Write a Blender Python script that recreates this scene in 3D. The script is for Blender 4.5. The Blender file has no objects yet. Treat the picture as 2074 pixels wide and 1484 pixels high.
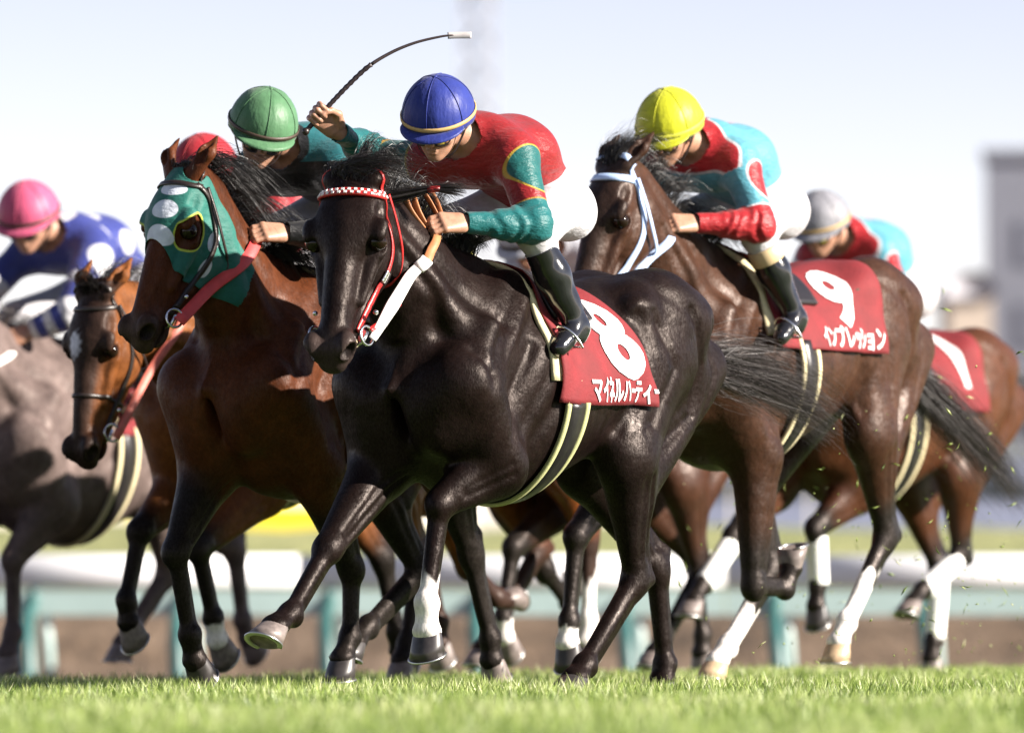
import bpy, bmesh, math, random
import numpy as np
from mathutils import Vector, Matrix
from mathutils.bvhtree import BVHTree

R = math.radians
rng = np.random.default_rng(8)
random.seed(8)
scene = bpy.context.scene
col = scene.collection

# ------------------------------------------------------------------ camera
cam_d = bpy.data.cameras.new('camera')
cam = bpy.data.objects.new('camera', cam_d)
col.objects.link(cam)
cam.location = (0, 0, 0.28)
cam.rotation_euler = (R(90 + 1.984), 0, 0)
cam_d.sensor_width = 36
cam_d.lens = 249.5
cam_d.clip_start = 0.5
cam_d.clip_end = 6000
cam_d.dof.use_dof = True
cam_d.dof.focus_distance = 24.7
cam_d.dof.aperture_fstop = 2.6
scene.camera = cam

# ------------------------------------------------------------------ light
SUN_TO = Vector((0.86, -0.28, 0.42)).normalized()
world = bpy.data.worlds.new('World')
scene.world = world
world.use_nodes = True
wn = world.node_tree
bg = wn.nodes['Background']
sky = wn.nodes.new('ShaderNodeTexSky')
sky.sky_type = 'NISHITA'
sky.sun_disc = False
sky.sun_elevation = math.asin(SUN_TO.z)
sky.sun_rotation = math.atan2(SUN_TO.x, SUN_TO.y)
sky.air_density = 0.5
sky.dust_density = 0.0
sky.ozone_density = 0.0
bg.inputs['Strength'].default_value = 0.0565
wb = wn.nodes.new('ShaderNodeMix'); wb.data_type = 'RGBA'; wb.blend_type = 'MULTIPLY'; wb.inputs[0].default_value = 1.0
wb.inputs[7].default_value = (1.60, 1.17, 1.0, 1)          # the film's warm balance
wn.links.new(sky.outputs['Color'], wb.inputs[6])
wn.links.new(wb.outputs[2], bg.inputs['Color'])
sun_d = bpy.data.lights.new('sun', 'SUN')
sun_d.energy = 5.0
sun_d.angle = R(0.5)
sun_d.color = (1.0, 0.92, 0.82)
sun = bpy.data.objects.new('sun', sun_d)
col.objects.link(sun)
sun.location = (20, -6, 15)
sun.rotation_euler = SUN_TO.to_track_quat('Z', 'Y').to_euler()
scene.view_settings.view_transform = 'Standard'
scene.view_settings.look = 'None'
scene.view_settings.gamma = 1.0
scene.view_settings.exposure = 1.6
scene.cycles.use_denoising = True
scene.cycles.max_bounces = 6


# ------------------------------------------------------------------ helpers
def V(*a):
    return np.array(a, dtype=np.float64)


def unit(v):
    v = np.asarray(v, float)
    return v / (np.linalg.norm(v) + 1e-12)


def smooth(a, b, x):
    t = np.clip((x - a) / (b - a), 0, 1)
    return t * t * (3 - 2 * t)


def tag(o, label=None, cat=None, group=None, kind=None):
    if label: o['label'] = label
    if cat: o['category'] = cat
    if group: o['group'] = group
    if kind: o['kind'] = kind
    return o


def empty(name, loc, rz=0.0):
    o = bpy.data.objects.new(name, None)
    o.empty_display_size = 0.2
    col.objects.link(o)
    o.location = loc
    o.rotation_euler = (0, 0, rz)
    return o


def link(name, me, mat, parent=None, smooth_=True):
    o = bpy.data.objects.new(name, me)
    col.objects.link(o)
    if mat is not None:
        me.materials.append(mat)
    if parent is not None:
        o.parent = parent
    if smooth_:
        me.polygons.foreach_set('use_smooth', np.ones(len(me.polygons), dtype=bool))
    return o


def mesh_np(verts, faces):
    """faces: (n,3) or (n,4) int array, or a list of such arrays."""
    if not isinstance(faces, (list, tuple)):
        faces = [faces]
    faces = [np.asarray(f, dtype=np.int32) for f in faces if len(f)]
    me = bpy.data.meshes.new('m')
    verts = np.asarray(verts, dtype=np.float32)
    me.vertices.add(len(verts))
    me.vertices.foreach_set('co', verts.ravel())
    nl = sum(f.size for f in faces)
    npoly = sum(len(f) for f in faces)
    me.loops.add(nl)
    me.polygons.add(npoly)
    me.loops.foreach_set('vertex_index', np.concatenate([f.ravel() for f in faces]))
    tot = np.concatenate([np.full(len(f), f.shape[1], np.int32) for f in faces])
    st = np.concatenate([[0], np.cumsum(tot)[:-1]]).astype(np.int32)
    me.polygons.foreach_set('loop_start', st)
    me.update(calc_edges=True)
    me.validate()
    return me


def mesh_py(verts, faces):
    me = bpy.data.meshes.new('m')
    me.from_pydata([tuple(map(float, v)) for v in verts], [], [tuple(f) for f in faces])
    me.update()
    return me


def set_attr(me, name, arr):
    arr = np.asarray(arr, dtype=np.float32)
    if arr.ndim == 1:
        a = me.attributes.new(name, 'FLOAT', 'POINT')
        a.data.foreach_set('value', arr)
    else:
        a = me.attributes.new(name, 'FLOAT_COLOR', 'POINT')
        if arr.shape[1] == 3:
            arr = np.concatenate([arr, np.ones((len(arr), 1), np.float32)], 1)
        a.data.foreach_set('color', arr.ravel())


def catmull(P, n=8, closed=False):
    P = [np.asarray(p, float) for p in P]
    out = []
    m = len(P)
    rg = range(m) if closed else range(m - 1)
    for i in rg:
        if closed:
            a, b, c, d = P[(i - 1) % m], P[i], P[(i + 1) % m], P[(i + 2) % m]
        else:
            a, b, c, d = P[max(i - 1, 0)], P[i], P[i + 1], P[min(i + 2, m - 1)]
        for k in range(n):
            t = k / n
            out.append(0.5 * ((2 * b) + (-a + c) * t + (2 * a - 5 * b + 4 * c - d) * t * t + (-a + 3 * b - 3 * c + d) * t ** 3))
    if not closed:
        out.append(P[-1])
    return np.array(out)


def tube(path, radii, seg=8, cap=True, sx=None):
    """sweep a circle along a path; returns verts, quads (caps as fans of tris)."""
    path = np.asarray(path, float)
    n = len(path)
    radii = np.broadcast_to(np.asarray(radii, float), (n,))
    T = np.gradient(path, axis=0)
    T /= np.linalg.norm(T, axis=1)[:, None] + 1e-12
    ref = V(0, 0, 1) if abs(T[0][2]) < 0.9 else V(1, 0, 0)
    vs, fs = [], []
    N = unit(np.cross(T[0], ref))
    for i in range(n):
        N = unit(N - T[i] * np.dot(N, T[i]))
        B = np.cross(T[i], N)
        for k in range(seg):
            a = 2 * math.pi * k / seg
            vs.append(path[i] + radii[i] * (math.cos(a) * N + math.sin(a) * B))
    for i in range(n - 1):
        for k in range(seg):
            k2 = (k + 1) % seg
            fs.append((i * seg + k, i * seg + k2, (i + 1) * seg + k2, (i + 1) * seg + k))
    if cap:
        vs.append(path[0]); vs.append(path[-1])
        a, b = len(vs) - 2, len(vs) - 1
        for k in range(seg):
            k2 = (k + 1) % seg
            fs.append((a, k2, k)); fs.append((b, (n - 1) * seg + k, (n - 1) * seg + k2))
    return vs, fs


class MB:
    def __init__(s): s.v, s.f = [], []

    def add(s, v, f):
        o = len(s.v)
        s.v += [np.asarray(p, float) for p in v]
        s.f += [tuple(i + o for i in q) for q in f]
        return s

    def tube(s, path, r, seg=8, cap=True): return s.add(*tube(path, r, seg, cap))

    def box(s, lo, hi):
        (a, b, c), (d, e, f) = lo, hi
        v = [(a, b, c), (d, b, c), (d, e, c), (a, e, c), (a, b, f), (d, b, f), (d, e, f), (a, e, f)]
        return s.add(v, [(0, 3, 2, 1), (4, 5, 6, 7), (0, 1, 5, 4), (1, 2, 6, 5), (2, 3, 7, 6), (3, 0, 4, 7)])

    def torus(s, c, n, r, rr, seg=20, seg2=8):
        n = unit(n); a = unit(np.cross(n, V(0.31, 0.7, 0.2))); b = np.cross(n, a)
        vs, fs = [], []
        for i in range(seg):
            t = 2 * math.pi * i / seg; d = math.cos(t) * a + math.sin(t) * b
            for k in range(seg2):
                u = 2 * math.pi * k / seg2
                vs.append(np.asarray(c) + d * (r + rr * math.cos(u)) + n * rr * math.sin(u))
        for i in range(seg):
            for k in range(seg2):
                fs.append((i * seg2 + k, ((i + 1) % seg) * seg2 + k, ((i + 1) % seg) * seg2 + (k + 1) % seg2, i * seg2 + (k + 1) % seg2))
        return s.add(vs, fs)

    def ball(s, c, r, seg=16, rings=10, rot=None):
        r = np.broadcast_to(np.asarray(r, float), (3,))
        vs = []; fs = []
        for i in range(rings + 1):
            t = math.pi * i / rings
            for k in range(seg):
                p = 2 * math.pi * k / seg
                q = V(math.sin(t) * math.cos(p), math.sin(t) * math.sin(p), math.cos(t)) * r
                if rot is not None: q = rot @ q
                vs.append(np.asarray(c) + q)
        for i in range(rings):
            for k in range(seg):
                k2 = (k + 1) % seg
                fs.append((i * seg + k, (i + 1) * seg + k, (i + 1) * seg + k2, i * seg + k2))
        return s.add(vs, fs)

    def build(s, name, mat, parent=None, smooth_=True):
        me = mesh_py(s.v, s.f)
        me.validate()
        return link(name, me, mat, parent, smooth_)


# ------------------------------------------------------------------ signed distance fields
class Field:
    def __init__(s, xs, ys, zs):
        s.ax = [np.asarray(a, np.float32) for a in (xs, ys, zs)]
        s.d = np.full(tuple(len(a) for a in s.ax), 0.5, np.float32)

    def sub(s, lo, hi):
        sl = []
        for a, l, h in zip(s.ax, lo, hi):
            i = max(int(np.searchsorted(a, l)) - 1, 0); j = min(int(np.searchsorted(a, h)) + 1, len(a))
            if j <= i: return None
            sl.append(slice(i, j))
        g = [s.ax[0][sl[0]][:, None, None], s.ax[1][sl[1]][None, :, None], s.ax[2][sl[2]][None, None, :]]
        return tuple(sl), g

    def put(s, sl, d, k, cut=False):
        A = s.d[sl]
        if cut:
            d = -d
            h = np.maximum(k - np.abs(A - d), 0) / k
            s.d[sl] = np.maximum(A, d) + h * h * k * 0.25
        else:
            h = np.maximum(k - np.abs(A - d), 0) / k
            s.d[sl] = np.minimum(A, d) - h * h * k * 0.25

    def seg(s, a, b, ra, rb, k=0.04, flat=None, cut=False):
        a = np.asarray(a, float); b = np.asarray(b, float)
        m = k + 0.02
        lo = np.minimum(a - ra, b - rb) - m; hi = np.maximum(a + ra, b + rb) + m
        q = s.sub(lo, hi)
        if q is None: return s
        sl, (X, Y, Z) = q
        ba = b - a; L = float(ba @ ba) + 1e-12
        px, py, pz = X - np.float32(a[0]), Y - np.float32(a[1]), Z - np.float32(a[2])
        t = np.clip((px * np.float32(ba[0]) + py * np.float32(ba[1]) + pz * np.float32(ba[2])) / np.float32(L), 0, 1)
        vx, vy, vz = px - t * np.float32(ba[0]), py - t * np.float32(ba[1]), pz - t * np.float32(ba[2])
        d2 = vx * vx + vy * vy + vz * vz
        if flat is not None:
            n, f = flat; n = unit(n)
            dn = vx * np.float32(n[0]) + vy * np.float32(n[1]) + vz * np.float32(n[2])
            d2 = d2 + dn * dn * np.float32(1 / f ** 2 - 1)
        d = np.sqrt(d2) - (np.float32(ra) + t * np.float32(rb - ra))
        if flat is not None and flat[1] < 1: d = d * np.float32(0.5 + 0.5 * flat[1])
        s.put(sl, d, k, cut)
        return s

    def chain(s, pts, radii, k=0.04, flat=None):
        for i in range(len(pts) - 1):
            s.seg(pts[i], pts[i + 1], radii[i], radii[i + 1], k, flat)
        return s

    def ell(s, c, r, rot=None, k=0.04, cut=False):
        """rot: 3x3 whose columns are the local axes."""
        c = np.asarray(c, float); r = np.asarray(r, float)
        Rm = np.eye(3) if rot is None else np.asarray(rot)
        e = np.sqrt(((Rm * r) ** 2).sum(1)) + k + 0.02
        q = s.sub(c - e, c + e)
        if q is None: return s
        sl, (X, Y, Z) = q
        px, py, pz = X - np.float32(c[0]), Y - np.float32(c[1]), Z - np.float32(c[2])
        k0 = 0; k1 = 0
        for i in range(3):
            u = (px * np.float32(Rm[0, i]) + py * np.float32(Rm[1, i]) + pz * np.float32(Rm[2, i]))
            k0 = k0 + (u / np.float32(r[i])) ** 2
            k1 = k1 + (u / np.float32(r[i] ** 2)) ** 2
        k0 = np.sqrt(k0); k1 = np.sqrt(k1) + 1e-9
        s.put(sl, k0 * (k0 - 1) / k1, k, cut)
        return s

    def loft(s, secs, k=0.05, dz=0.0, top=0.25):
        """trunk along x from sections (x, ztop, zbot, halfwidth)."""
        S = np.array(secs, float)
        xs = np.linspace(S[0, 0], S[-1, 0], 200)
        C = catmull(S, 24)
        o = np.argsort(C[:, 0]); C = C[o]
        zt = np.interp(xs, C[:, 0], C[:, 1]) + dz; zb = np.interp(xs, C[:, 0], C[:, 2]) + dz; w = np.interp(xs, C[:, 0], C[:, 3])
        q = s.sub((xs[0] - 0.06, -w.max() - 0.1, zb.min() - 0.1), (xs[-1] + 0.06, w.max() + 0.1, zt.max() + 0.1))
        sl, (X, Y, Z) = q
        xq = X[:, 0, 0]
        f = lambda a: np.interp(xq, xs, a).astype(np.float32)[:, None, None]
        ZT, ZB, W = f(zt), f(zb), f(w)
        zc = (ZT + ZB) / 2; h = (ZT - ZB) / 2
        u = np.clip((Z - zc) / h, -1.5, 1.5)
        We = W * (1 - np.float32(top) * np.clip(u, 0, 1) ** 1.5 - 0.10 * np.clip(-u, 0, 1) ** 2)
        qn = np.sqrt((Y / We) ** 2 + u * u)
        d = (qn - 1) * np.minimum(We, h)
        ex = np.maximum(np.maximum(xs[0] - X, X - xs[-1]), 0)
        d = d + ex
        s.put(sl, d.astype(np.float32), k)
        return s

    def mesh(s):
        F = s.d; ins = F < 0
        c = np.zeros(tuple(n - 1 for n in F.shape), np.int8)
        for i in (0, 1):
            for j in (0, 1):
                for l in (0, 1):
                    c += ins[i:F.shape[0] - 1 + i, j:F.shape[1] - 1 + j, l:F.shape[2] - 1 + l]
        mask = (c > 0) & (c < 8)
        I = np.argwhere(mask)
        idx = np.full(mask.shape, -1, np.int32); idx[mask] = np.arange(len(I))
        acc = np.zeros((len(I), 3)); cnt = np.zeros(len(I))
        cor = [(0, 0, 0), (1, 0, 0), (0, 1, 0), (1, 1, 0), (0, 0, 1), (1, 0, 1), (0, 1, 1), (1, 1, 1)]
        val = [F[I[:, 0] + a, I[:, 1] + b, I[:, 2] + e] for a, b, e in cor]
        for p, q in ((0, 1), (2, 3), (4, 5), (6, 7), (0, 2), (1, 3), (4, 6), (5, 7), (0, 4), (1, 5), (2, 6), (3, 7)):
            va, vb = val[p], val[q]
            m = (va < 0) != (vb < 0)
            t = np.where(m, va / np.where(m, va - vb, 1), 0)
            P = np.array(cor[p]) + t[:, None] * (np.array(cor[q]) - np.array(cor[p]))
            acc += np.where(m[:, None], P, 0); cnt += m
        P = I + acc / cnt[:, None]
        vert = np.stack([np.interp(P[:, i], np.arange(len(s.ax[i])), s.ax[i]) for i in range(3)], 1)
        quads = []
        for axis in range(3):
            o1, o2 = (axis + 1) % 3, (axis + 2) % 3
            n = F.shape
            sa = [slice(None)] * 3; sb = [slice(None)] * 3
            sa[axis] = slice(0, n[axis] - 1); sb[axis] = slice(1, n[axis])
            for o in (o1, o2):
                sa[o] = slice(1, n[o] - 1); sb[o] = slice(1, n[o] - 1)
            A = ins[tuple(sa)]; B = ins[tuple(sb)]
            E = np.argwhere(A != B)
            if len(E) == 0: continue
            fl = A[tuple(E.T)]
            E[:, o1] += 1; E[:, o2] += 1
            def cell(d1, d2):
                G = E.copy(); G[:, o1] += d1; G[:, o2] += d2
                return idx[G[:, 0], G[:, 1], G[:, 2]]
            q = np.stack([cell(-1, -1), cell(0, -1), cell(0, 0), cell(-1, 0)], 1)
            q[~fl] = q[~fl][:, ::-1]
            quads.append(q)
        Q = np.concatenate(quads)
        Q = Q[(Q >= 0).all(1)]
        return vert, Q


def axis_grid(lo, hi, step, fine=None):
    """grid coordinates, finer inside (flo, fhi, fstep)."""
    if fine is None:
        return np.arange(lo, hi + step, step)
    flo, fhi, fs = fine
    flo = max(flo, lo); fhi = min(fhi, hi)
    return np.concatenate([np.arange(lo, flo, step), np.arange(flo, fhi, fs), np.arange(fhi, hi + step, step)])


def relax(v, Q, it=1, w=0.5):
    n = len(v)
    for _ in range(it):
        s = np.zeros_like(v); c = np.zeros(n)
        for a, b in ((0, 1), (1, 2), (2, 3), (3, 0)):
            np.add.at(s, Q[:, a], v[Q[:, b]]); np.add.at(c, Q[:, a], 1)
            np.add.at(s, Q[:, b], v[Q[:, a]]); np.add.at(c, Q[:, b], 1)
        v = v * (1 - w) + w * s / np.maximum(c, 1)[:, None]
    return v


def normals(v, F):
    T = np.concatenate([F[:, [0, 1, 2]], F[:, [0, 2, 3]]]) if F.shape[1] == 4 else F
    n = np.cross(v[T[:, 1]] - v[T[:, 0]], v[T[:, 2]] - v[T[:, 0]])
    o = np.zeros_like(v)
    for i in range(3): np.add.at(o, T[:, i], n)
    return o / (np.linalg.norm(o, axis=1)[:, None] + 1e-12)


def clip(v, F, f):
    """keep the part of a mesh where f > 0, cutting the border faces; f per vertex. returns v, tris."""
    T = np.concatenate([F[:, [0, 1, 2]], F[:, [0, 2, 3]]]) if F.shape[1] == 4 else F
    f = np.where(np.abs(f) < 1e-7, 1e-7, f)
    ins = f > 0
    k = ins[T].sum(1)
    out = [T[k == 3]]
    ev = {}
    nv = []
    base = len(v)

    def cut(a, b):
        key = (a, b) if a < b else (b, a)
        if key not in ev:
            t = f[a] / (f[a] - f[b])
            ev[key] = base + len(nv)
            nv.append(v[a] + t * (v[b] - v[a]))
        return ev[key]
    add = []
    for tri in T[(k == 1) | (k == 2)]:
        t = [int(i) for i in tri]
        while True:
            s = [ins[i] for i in t]
            if sum(s) == 1 and s[0]: break
            if sum(s) == 2 and not s[0]: break
            t = t[1:] + t[:1]
        a, b, c = t
        if ins[a]:
            add.append((a, cut(a, b), cut(a, c)))
        else:
            ab, ac = cut(a, b), cut(a, c)
            add.append((ab, b, c)); add.append((ab, c, ac))
    out.append(np.array(add, dtype=np.int64).reshape(-1, 3))
    T2 = np.concatenate(out)
    v2 = np.concatenate([v, np.array(nv).reshape(-1, 3)]) if nv else v
    used = np.unique(T2)
    mp = np.full(len(v2), -1, np.int64); mp[used] = np.arange(len(used))
    return v2[used], mp[T2]


def folds(v, seed, amp=0.004, freq=(18, 45), n=7):
    r = np.random.default_rng(seed)
    o = np.zeros(len(v))
    for i in range(n):
        d = unit(r.normal(size=3)); fq = r.uniform(*freq)
        w = 0.5 * np.sin(v @ unit(r.normal(size=3)) * 7 + r.uniform(0, 6))
        o += np.sin(v @ d * fq + r.uniform(0, 6) + 2.2 * w) * r.uniform(.4, 1)
    return o * amp / math.sqrt(n)


def bvh_of(v, F):
    return BVHTree.FromPolygons([tuple(map(float, p)) for p in v], [tuple(map(int, q)) for q in F])


def snap(bvh, P, off):
    o, nn = [], []
    for p in P:
        h, n, i, d = bvh.find_nearest(Vector(tuple(map(float, p))))
        o.append(np.array(h) + np.array(n) * off); nn.append(np.array(n))
    return np.array(o), np.array(nn)


def push(bvh, P, off):
    o = []
    for p in P:
        h, n, i, d = bvh.find_nearest(Vector(tuple(map(float, p))))
        h = np.array(h); n = np.array(n)
        if (p - h) @ n < off: p = h + n * off
        o.append(p)
    return np.array(o)


def ribbon(path, nrm, width, thick, closed=False):
    """flat strap: section width across the surface, thick along its normal."""
    path = np.asarray(path, float); n = len(path)
    nrm = np.asarray(nrm, float)
    for _ in range(2):
        q = nrm.copy(); q[1:-1] = (nrm[:-2] + 2 * nrm[1:-1] + nrm[2:]); nrm = q / np.linalg.norm(q, axis=1)[:, None]
    width = np.broadcast_to(np.asarray(width, float), (n,))
    if closed:
        T = np.roll(path, -1, 0) - np.roll(path, 1, 0)
    else:
        T = np.gradient(path, axis=0)
    T /= np.linalg.norm(T, axis=1)[:, None] + 1e-12
    vs, fs = [], []
    for i in range(n):
        N = unit(nrm[i] - T[i] * (nrm[i] @ T[i])); S = np.cross(T[i], N)
        w = width[i] / 2; t = thick / 2
        for a, b in ((-w, -t), (-w * .9, t), (w * .9, t), (w, -t)):
            vs.append(path[i] + S * a + N * b)
    m = n if closed else n - 1
    for i in range(m):
        j = (i + 1) % n
        for k in range(4):
            k2 = (k + 1) % 4
            fs.append((i * 4 + k, j * 4 + k, j * 4 + k2, i * 4 + k2))
    if not closed:
        fs.append((0, 1, 2, 3)); fs.append(tuple((n - 1) * 4 + k for k in (3, 2, 1, 0)))
    return vs, fs


def hair_mesh(strands, width, taper=0.25):
    """strands: (n, m, 3). flat tapering ribbons with a random turn."""
    S = np.asarray(strands, float); n, m, _ = S.shape
    T = np.gradient(S, axis=1)
    T /= np.linalg.norm(T, axis=2)[:, :, None] + 1e-9
    rv = rng.normal(size=(n, 1, 3))
    W = np.cross(T, rv); W /= np.linalg.norm(W, axis=2)[:, :, None] + 1e-9
    w = (np.broadcast_to(np.asarray(width, float).reshape(-1, 1), (n, 1)) * np.linspace(1, taper, m)[None, :])[:, :, None] / 2
    v = np.stack([S - W * w, S + W * w], 2).reshape(-1, 3)
    i = np.arange(n)[:, None] * (2 * m) + np.arange(m - 1)[None, :] * 2
    q = np.stack([i, i + 1, i + 3, i + 2], 2).reshape(-1, 4)
    return mesh_np(v, q)


# ------------------------------------------------------------------ materials
def new_mat(name):
    m = bpy.data.materials.new(name); m.use_nodes = True
    nt = m.node_tree
    return m, nt, nt.nodes['Principled BSDF']


def nd(nt, kind, **kw):
    n = nt.nodes.new(kind)
    for k, v in kw.items():
        if k in n.inputs.keys() if hasattr(n.inputs, 'keys') else False:
            n.inputs[k].default_value = v
        else:
            setattr(n, k, v)
    return n


def mixc(nt, fac, a, b, mode='MIX'):
    n = nt.nodes.new('ShaderNodeMix'); n.data_type = 'RGBA'; n.blend_type = mode
    for s, x in ((n.inputs[0], fac), (n.inputs[6], a), (n.inputs[7], b)):
        if isinstance(x, bpy.types.NodeSocket): nt.links.new(x, s)
        elif isinstance(x, (int, float)): s.default_value = x
        else: s.default_value = (*x[:3], 1)
    return n.outputs[2]


def noise(nt, scale, detail=4, rough=0.55, vec=None, stretch=None):
    tc = nt.nodes.new('ShaderNodeTexCoord')
    n = nt.nodes.new('ShaderNodeTexNoise'); n.inputs['Scale'].default_value = scale
    n.inputs['Detail'].default_value = detail; n.inputs['Roughness'].default_value = rough
    src = tc.outputs['Object'] if vec is None else vec
    if stretch is not None:
        mp = nt.nodes.new('ShaderNodeMapping'); mp.inputs['Scale'].default_value = stretch
        nt.links.new(src, mp.inputs['Vector']); src = mp.outputs['Vector']
    nt.links.new(src, n.inputs['Vector'])
    return n.outputs['Fac']


def ramp(nt, fac, stops):
    r = nt.nodes.new('ShaderNodeValToRGB')
    while len(r.color_ramp.elements) < len(stops): r.color_ramp.elements.new(0.5)
    for e, (p, c) in zip(r.color_ramp.elements, stops):
        e.position = p; e.color = (*c, 1) if len(c) == 3 else c
    nt.links.new(fac, r.inputs['Fac'])
    return r.outputs['Color']


def bump(nt, bs, h, strength=0.3, dist=0.01, prev=None):
    b = nt.nodes.new('ShaderNodeBump'); b.inputs['Strength'].default_value = strength
    b.inputs['Distance'].default_value = dist
    nt.links.new(h, b.inputs['Height'])
    if prev is not None: nt.links.new(prev, b.inputs['Normal'])
    nt.links.new(b.outputs['Normal'], bs.inputs['Normal'])
    return b.outputs['Normal']


def mat(name, rgb, rough=0.5, metal=0.0, spec=0.5, var=0.15, scale=25, bmp=0.0, coat=0.0, sheen=0.0):
    m, nt, bs = new_mat(name)
    f = noise(nt, scale)
    lo = tuple(c * (1 - var) for c in rgb); hi = tuple(min(1, c * (1 + var)) for c in rgb)
    c = ramp(nt, f, [(0.3, lo), (0.7, hi)])
    nt.links.new(c, bs.inputs['Base Color'])
    bs.inputs['Roughness'].default_value = rough
    bs.inputs['Metallic'].default_value = metal
    bs.inputs['Specular IOR Level'].default_value = spec
    bs.inputs['Coat Weight'].default_value = coat
    bs.inputs['Sheen Weight'].default_value = sheen
    if bmp: bump(nt, bs, noise(nt, scale * 6), bmp, 0.004)
    return m


def coat_mat(name, rough=0.36, spec=0.5):
    """short glossy horse hair: colour attribute, fine lie-of-hair streaks, sweat-damp sheen patches."""
    m, nt, bs = new_mat(name)
    a = nt.nodes.new('ShaderNodeAttribute'); a.attribute_name = 'coat'
    n1 = noise(nt, 9, 5, 0.6)
    c = mixc(nt, 1.0, a.outputs['Color'], ramp(nt, n1, [(0.3, (.62, .60, .60)), (0.7, (1.25, 1.25, 1.25))]), 'MULTIPLY')
    n2 = noise(nt, 70, 3, 0.6, stretch=(1, 1, .35))
    c = mixc(nt, 1.0, c, ramp(nt, n2, [(0.3, (.75, .75, .75)), (0.7, (1.2, 1.2, 1.2))]), 'MULTIPLY')
    nt.links.new(c, bs.inputs['Base Color'])
    gl = noise(nt, 240, 3, .7, stretch=(.55, 1, .3))
    rr = nt.nodes.new('ShaderNodeMapRange'); rr.inputs[1].default_value = .3; rr.inputs[2].default_value = .7
    rr.inputs[3].default_value = rough - .06; rr.inputs[4].default_value = rough + .20
    nt.links.new(noise(nt, 7, 5, .65), rr.inputs[0]); nt.links.new(rr.outputs[0], bs.inputs['Roughness'])
    sp = nt.nodes.new('ShaderNodeMapRange'); sp.inputs[1].default_value = .36; sp.inputs[2].default_value = .66
    sp.inputs[3].default_value = spec * .5; sp.inputs[4].default_value = spec * 1.9
    nt.links.new(gl, sp.inputs[0]); nt.links.new(sp.outputs[0], bs.inputs['Specular IOR Level'])
    p = bump(nt, bs, noise(nt, 7, 4, .55), 0.5, 0.024)
    p = bump(nt, bs, noise(nt, 22, 3, .55, stretch=(1, 1, .6)), 0.18, 0.006, p)
    p = bump(nt, bs, noise(nt, 110, 4, .75, stretch=(.6, 1, .22)), 0.22, 0.0018, p)
    bump(nt, bs, gl, 0.5, 0.0018, p)
    bs.inputs['Specular Tint'].default_value = (1.0, .86, .80, 1)
    return m


def silk_mat(name, base, layers, rough=0.5, wr=0.3):
    """cloth whose colour patches follow float attributes (>0 inside the patch)."""
    m, nt, bs = new_mat(name)
    c = base
    for at, rgb in layers:
        a = nt.nodes.new('ShaderNodeAttribute'); a.attribute_name = at
        r = nt.nodes.new('ShaderNodeMapRange'); r.inputs[1].default_value = -0.0012; r.inputs[2].default_value = 0.0012
        nt.links.new(a.outputs['Fac'], r.inputs[0])
        c = mixc(nt, r.outputs[0], c, rgb)
    f = ramp(nt, noise(nt, 30, 4), [(0.3, (.86, .86, .86)), (0.7, (1.08, 1.08, 1.08))])
    c = mixc(nt, 1.0, c, f, 'MULTIPLY')
    nt.links.new(c, bs.inputs['Base Color'])
    bs.inputs['Roughness'].default_value = rough
    bs.inputs['Sheen Weight'].default_value = 0.1
    bs.inputs['Specular IOR Level'].default_value = 0.3
    p = bump(nt, bs, noise(nt, 13, 5, .6, stretch=(1.0, 1, 2.4)), wr * 1.6, 0.03)
    p = bump(nt, bs, noise(nt, 48, 4, .6, stretch=(2.0, 1, .6)), wr * .55, 0.006, p)
    bump(nt, bs, noise(nt, 420, 2, .6), .25, .0012, p)
    return m

# ------------------------------------------------------------------ the setting
HEAD = R(34)                       # the field gallops 34 degrees off the line of sight
HX, HY = -math.sin(HEAD), -math.cos(HEAD)


def past_crest(x, y):
    return -math.cos(HEAD) * x + math.sin(HEAD) * (y - 30.3)


def ground_z(x, y):
    s = -math.cos(HEAD) * np.asarray(x, float) + math.sin(HEAD) * (np.asarray(y, float) - 30.3)
    return -0.045 - 0.42 * smooth(0, 4.5, s)


M_soil = new_mat('soil_under_turf')
m, nt, bs = M_soil
n1 = noise(nt, 3.0, 6, .65); n2 = noise(nt, 0.35, 4, .6)
c1 = ramp(nt, n1, [(0.3, (.035, .075, .012)), (0.7, (.09, .16, .03))])
nt.links.new(c1, bs.inputs['Base Color']); bs.inputs['Roughness'].default_value = .9
bump(nt, bs, n1, .6, .03)
M_soil = m
m, nt, bs = new_mat('dirt_course')
n1 = noise(nt, 0.55, 6, .62, stretch=(1, .35, 1)); n2 = noise(nt, 8, 5, .6)
c1 = ramp(nt, n1, [(0.3, (.035, .022, .013)), (0.5, (.085, .052, .032)), (0.72, (.15, .10, .068))])
c1 = mixc(nt, 1.0, c1, ramp(nt, n2, [(0.3, (.7, .7, .7)), (.7, (1.2, 1.2, 1.2))]), 'MULTIPLY')
nt.links.new(c1, bs.inputs['Base Color']); bs.inputs['Roughness'].default_value = .95
bump(nt, bs, n2, .8, .05)
M_dirt = m


def sheet(name, xs, ys, keep, lift, mat_, kind='structure'):
    X, Y = np.meshgrid(xs, ys, indexing='ij')
    Z = ground_z(X, Y) + lift
    v = np.stack([X.ravel(), Y.ravel(), Z.ravel()], 1)
    ny = len(ys)
    i, j = np.meshgrid(np.arange(len(xs) - 1), np.arange(ny - 1), indexing='ij')
    i, j = i.ravel(), j.ravel()
    q = np.stack([i * ny + j, (i + 1) * ny + j, (i + 1) * ny + j + 1, i * ny + j + 1], 1)
    if keep is not None:
        cx = v[q].mean(1)
        q = q[keep(cx[:, 0], cx[:, 1])]
    used = np.unique(q); mp = np.full(len(v), -1); mp[used] = np.arange(len(used))
    return tag(link(name, mesh_np(v[used], mp[q]), mat_), kind=kind)


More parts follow.
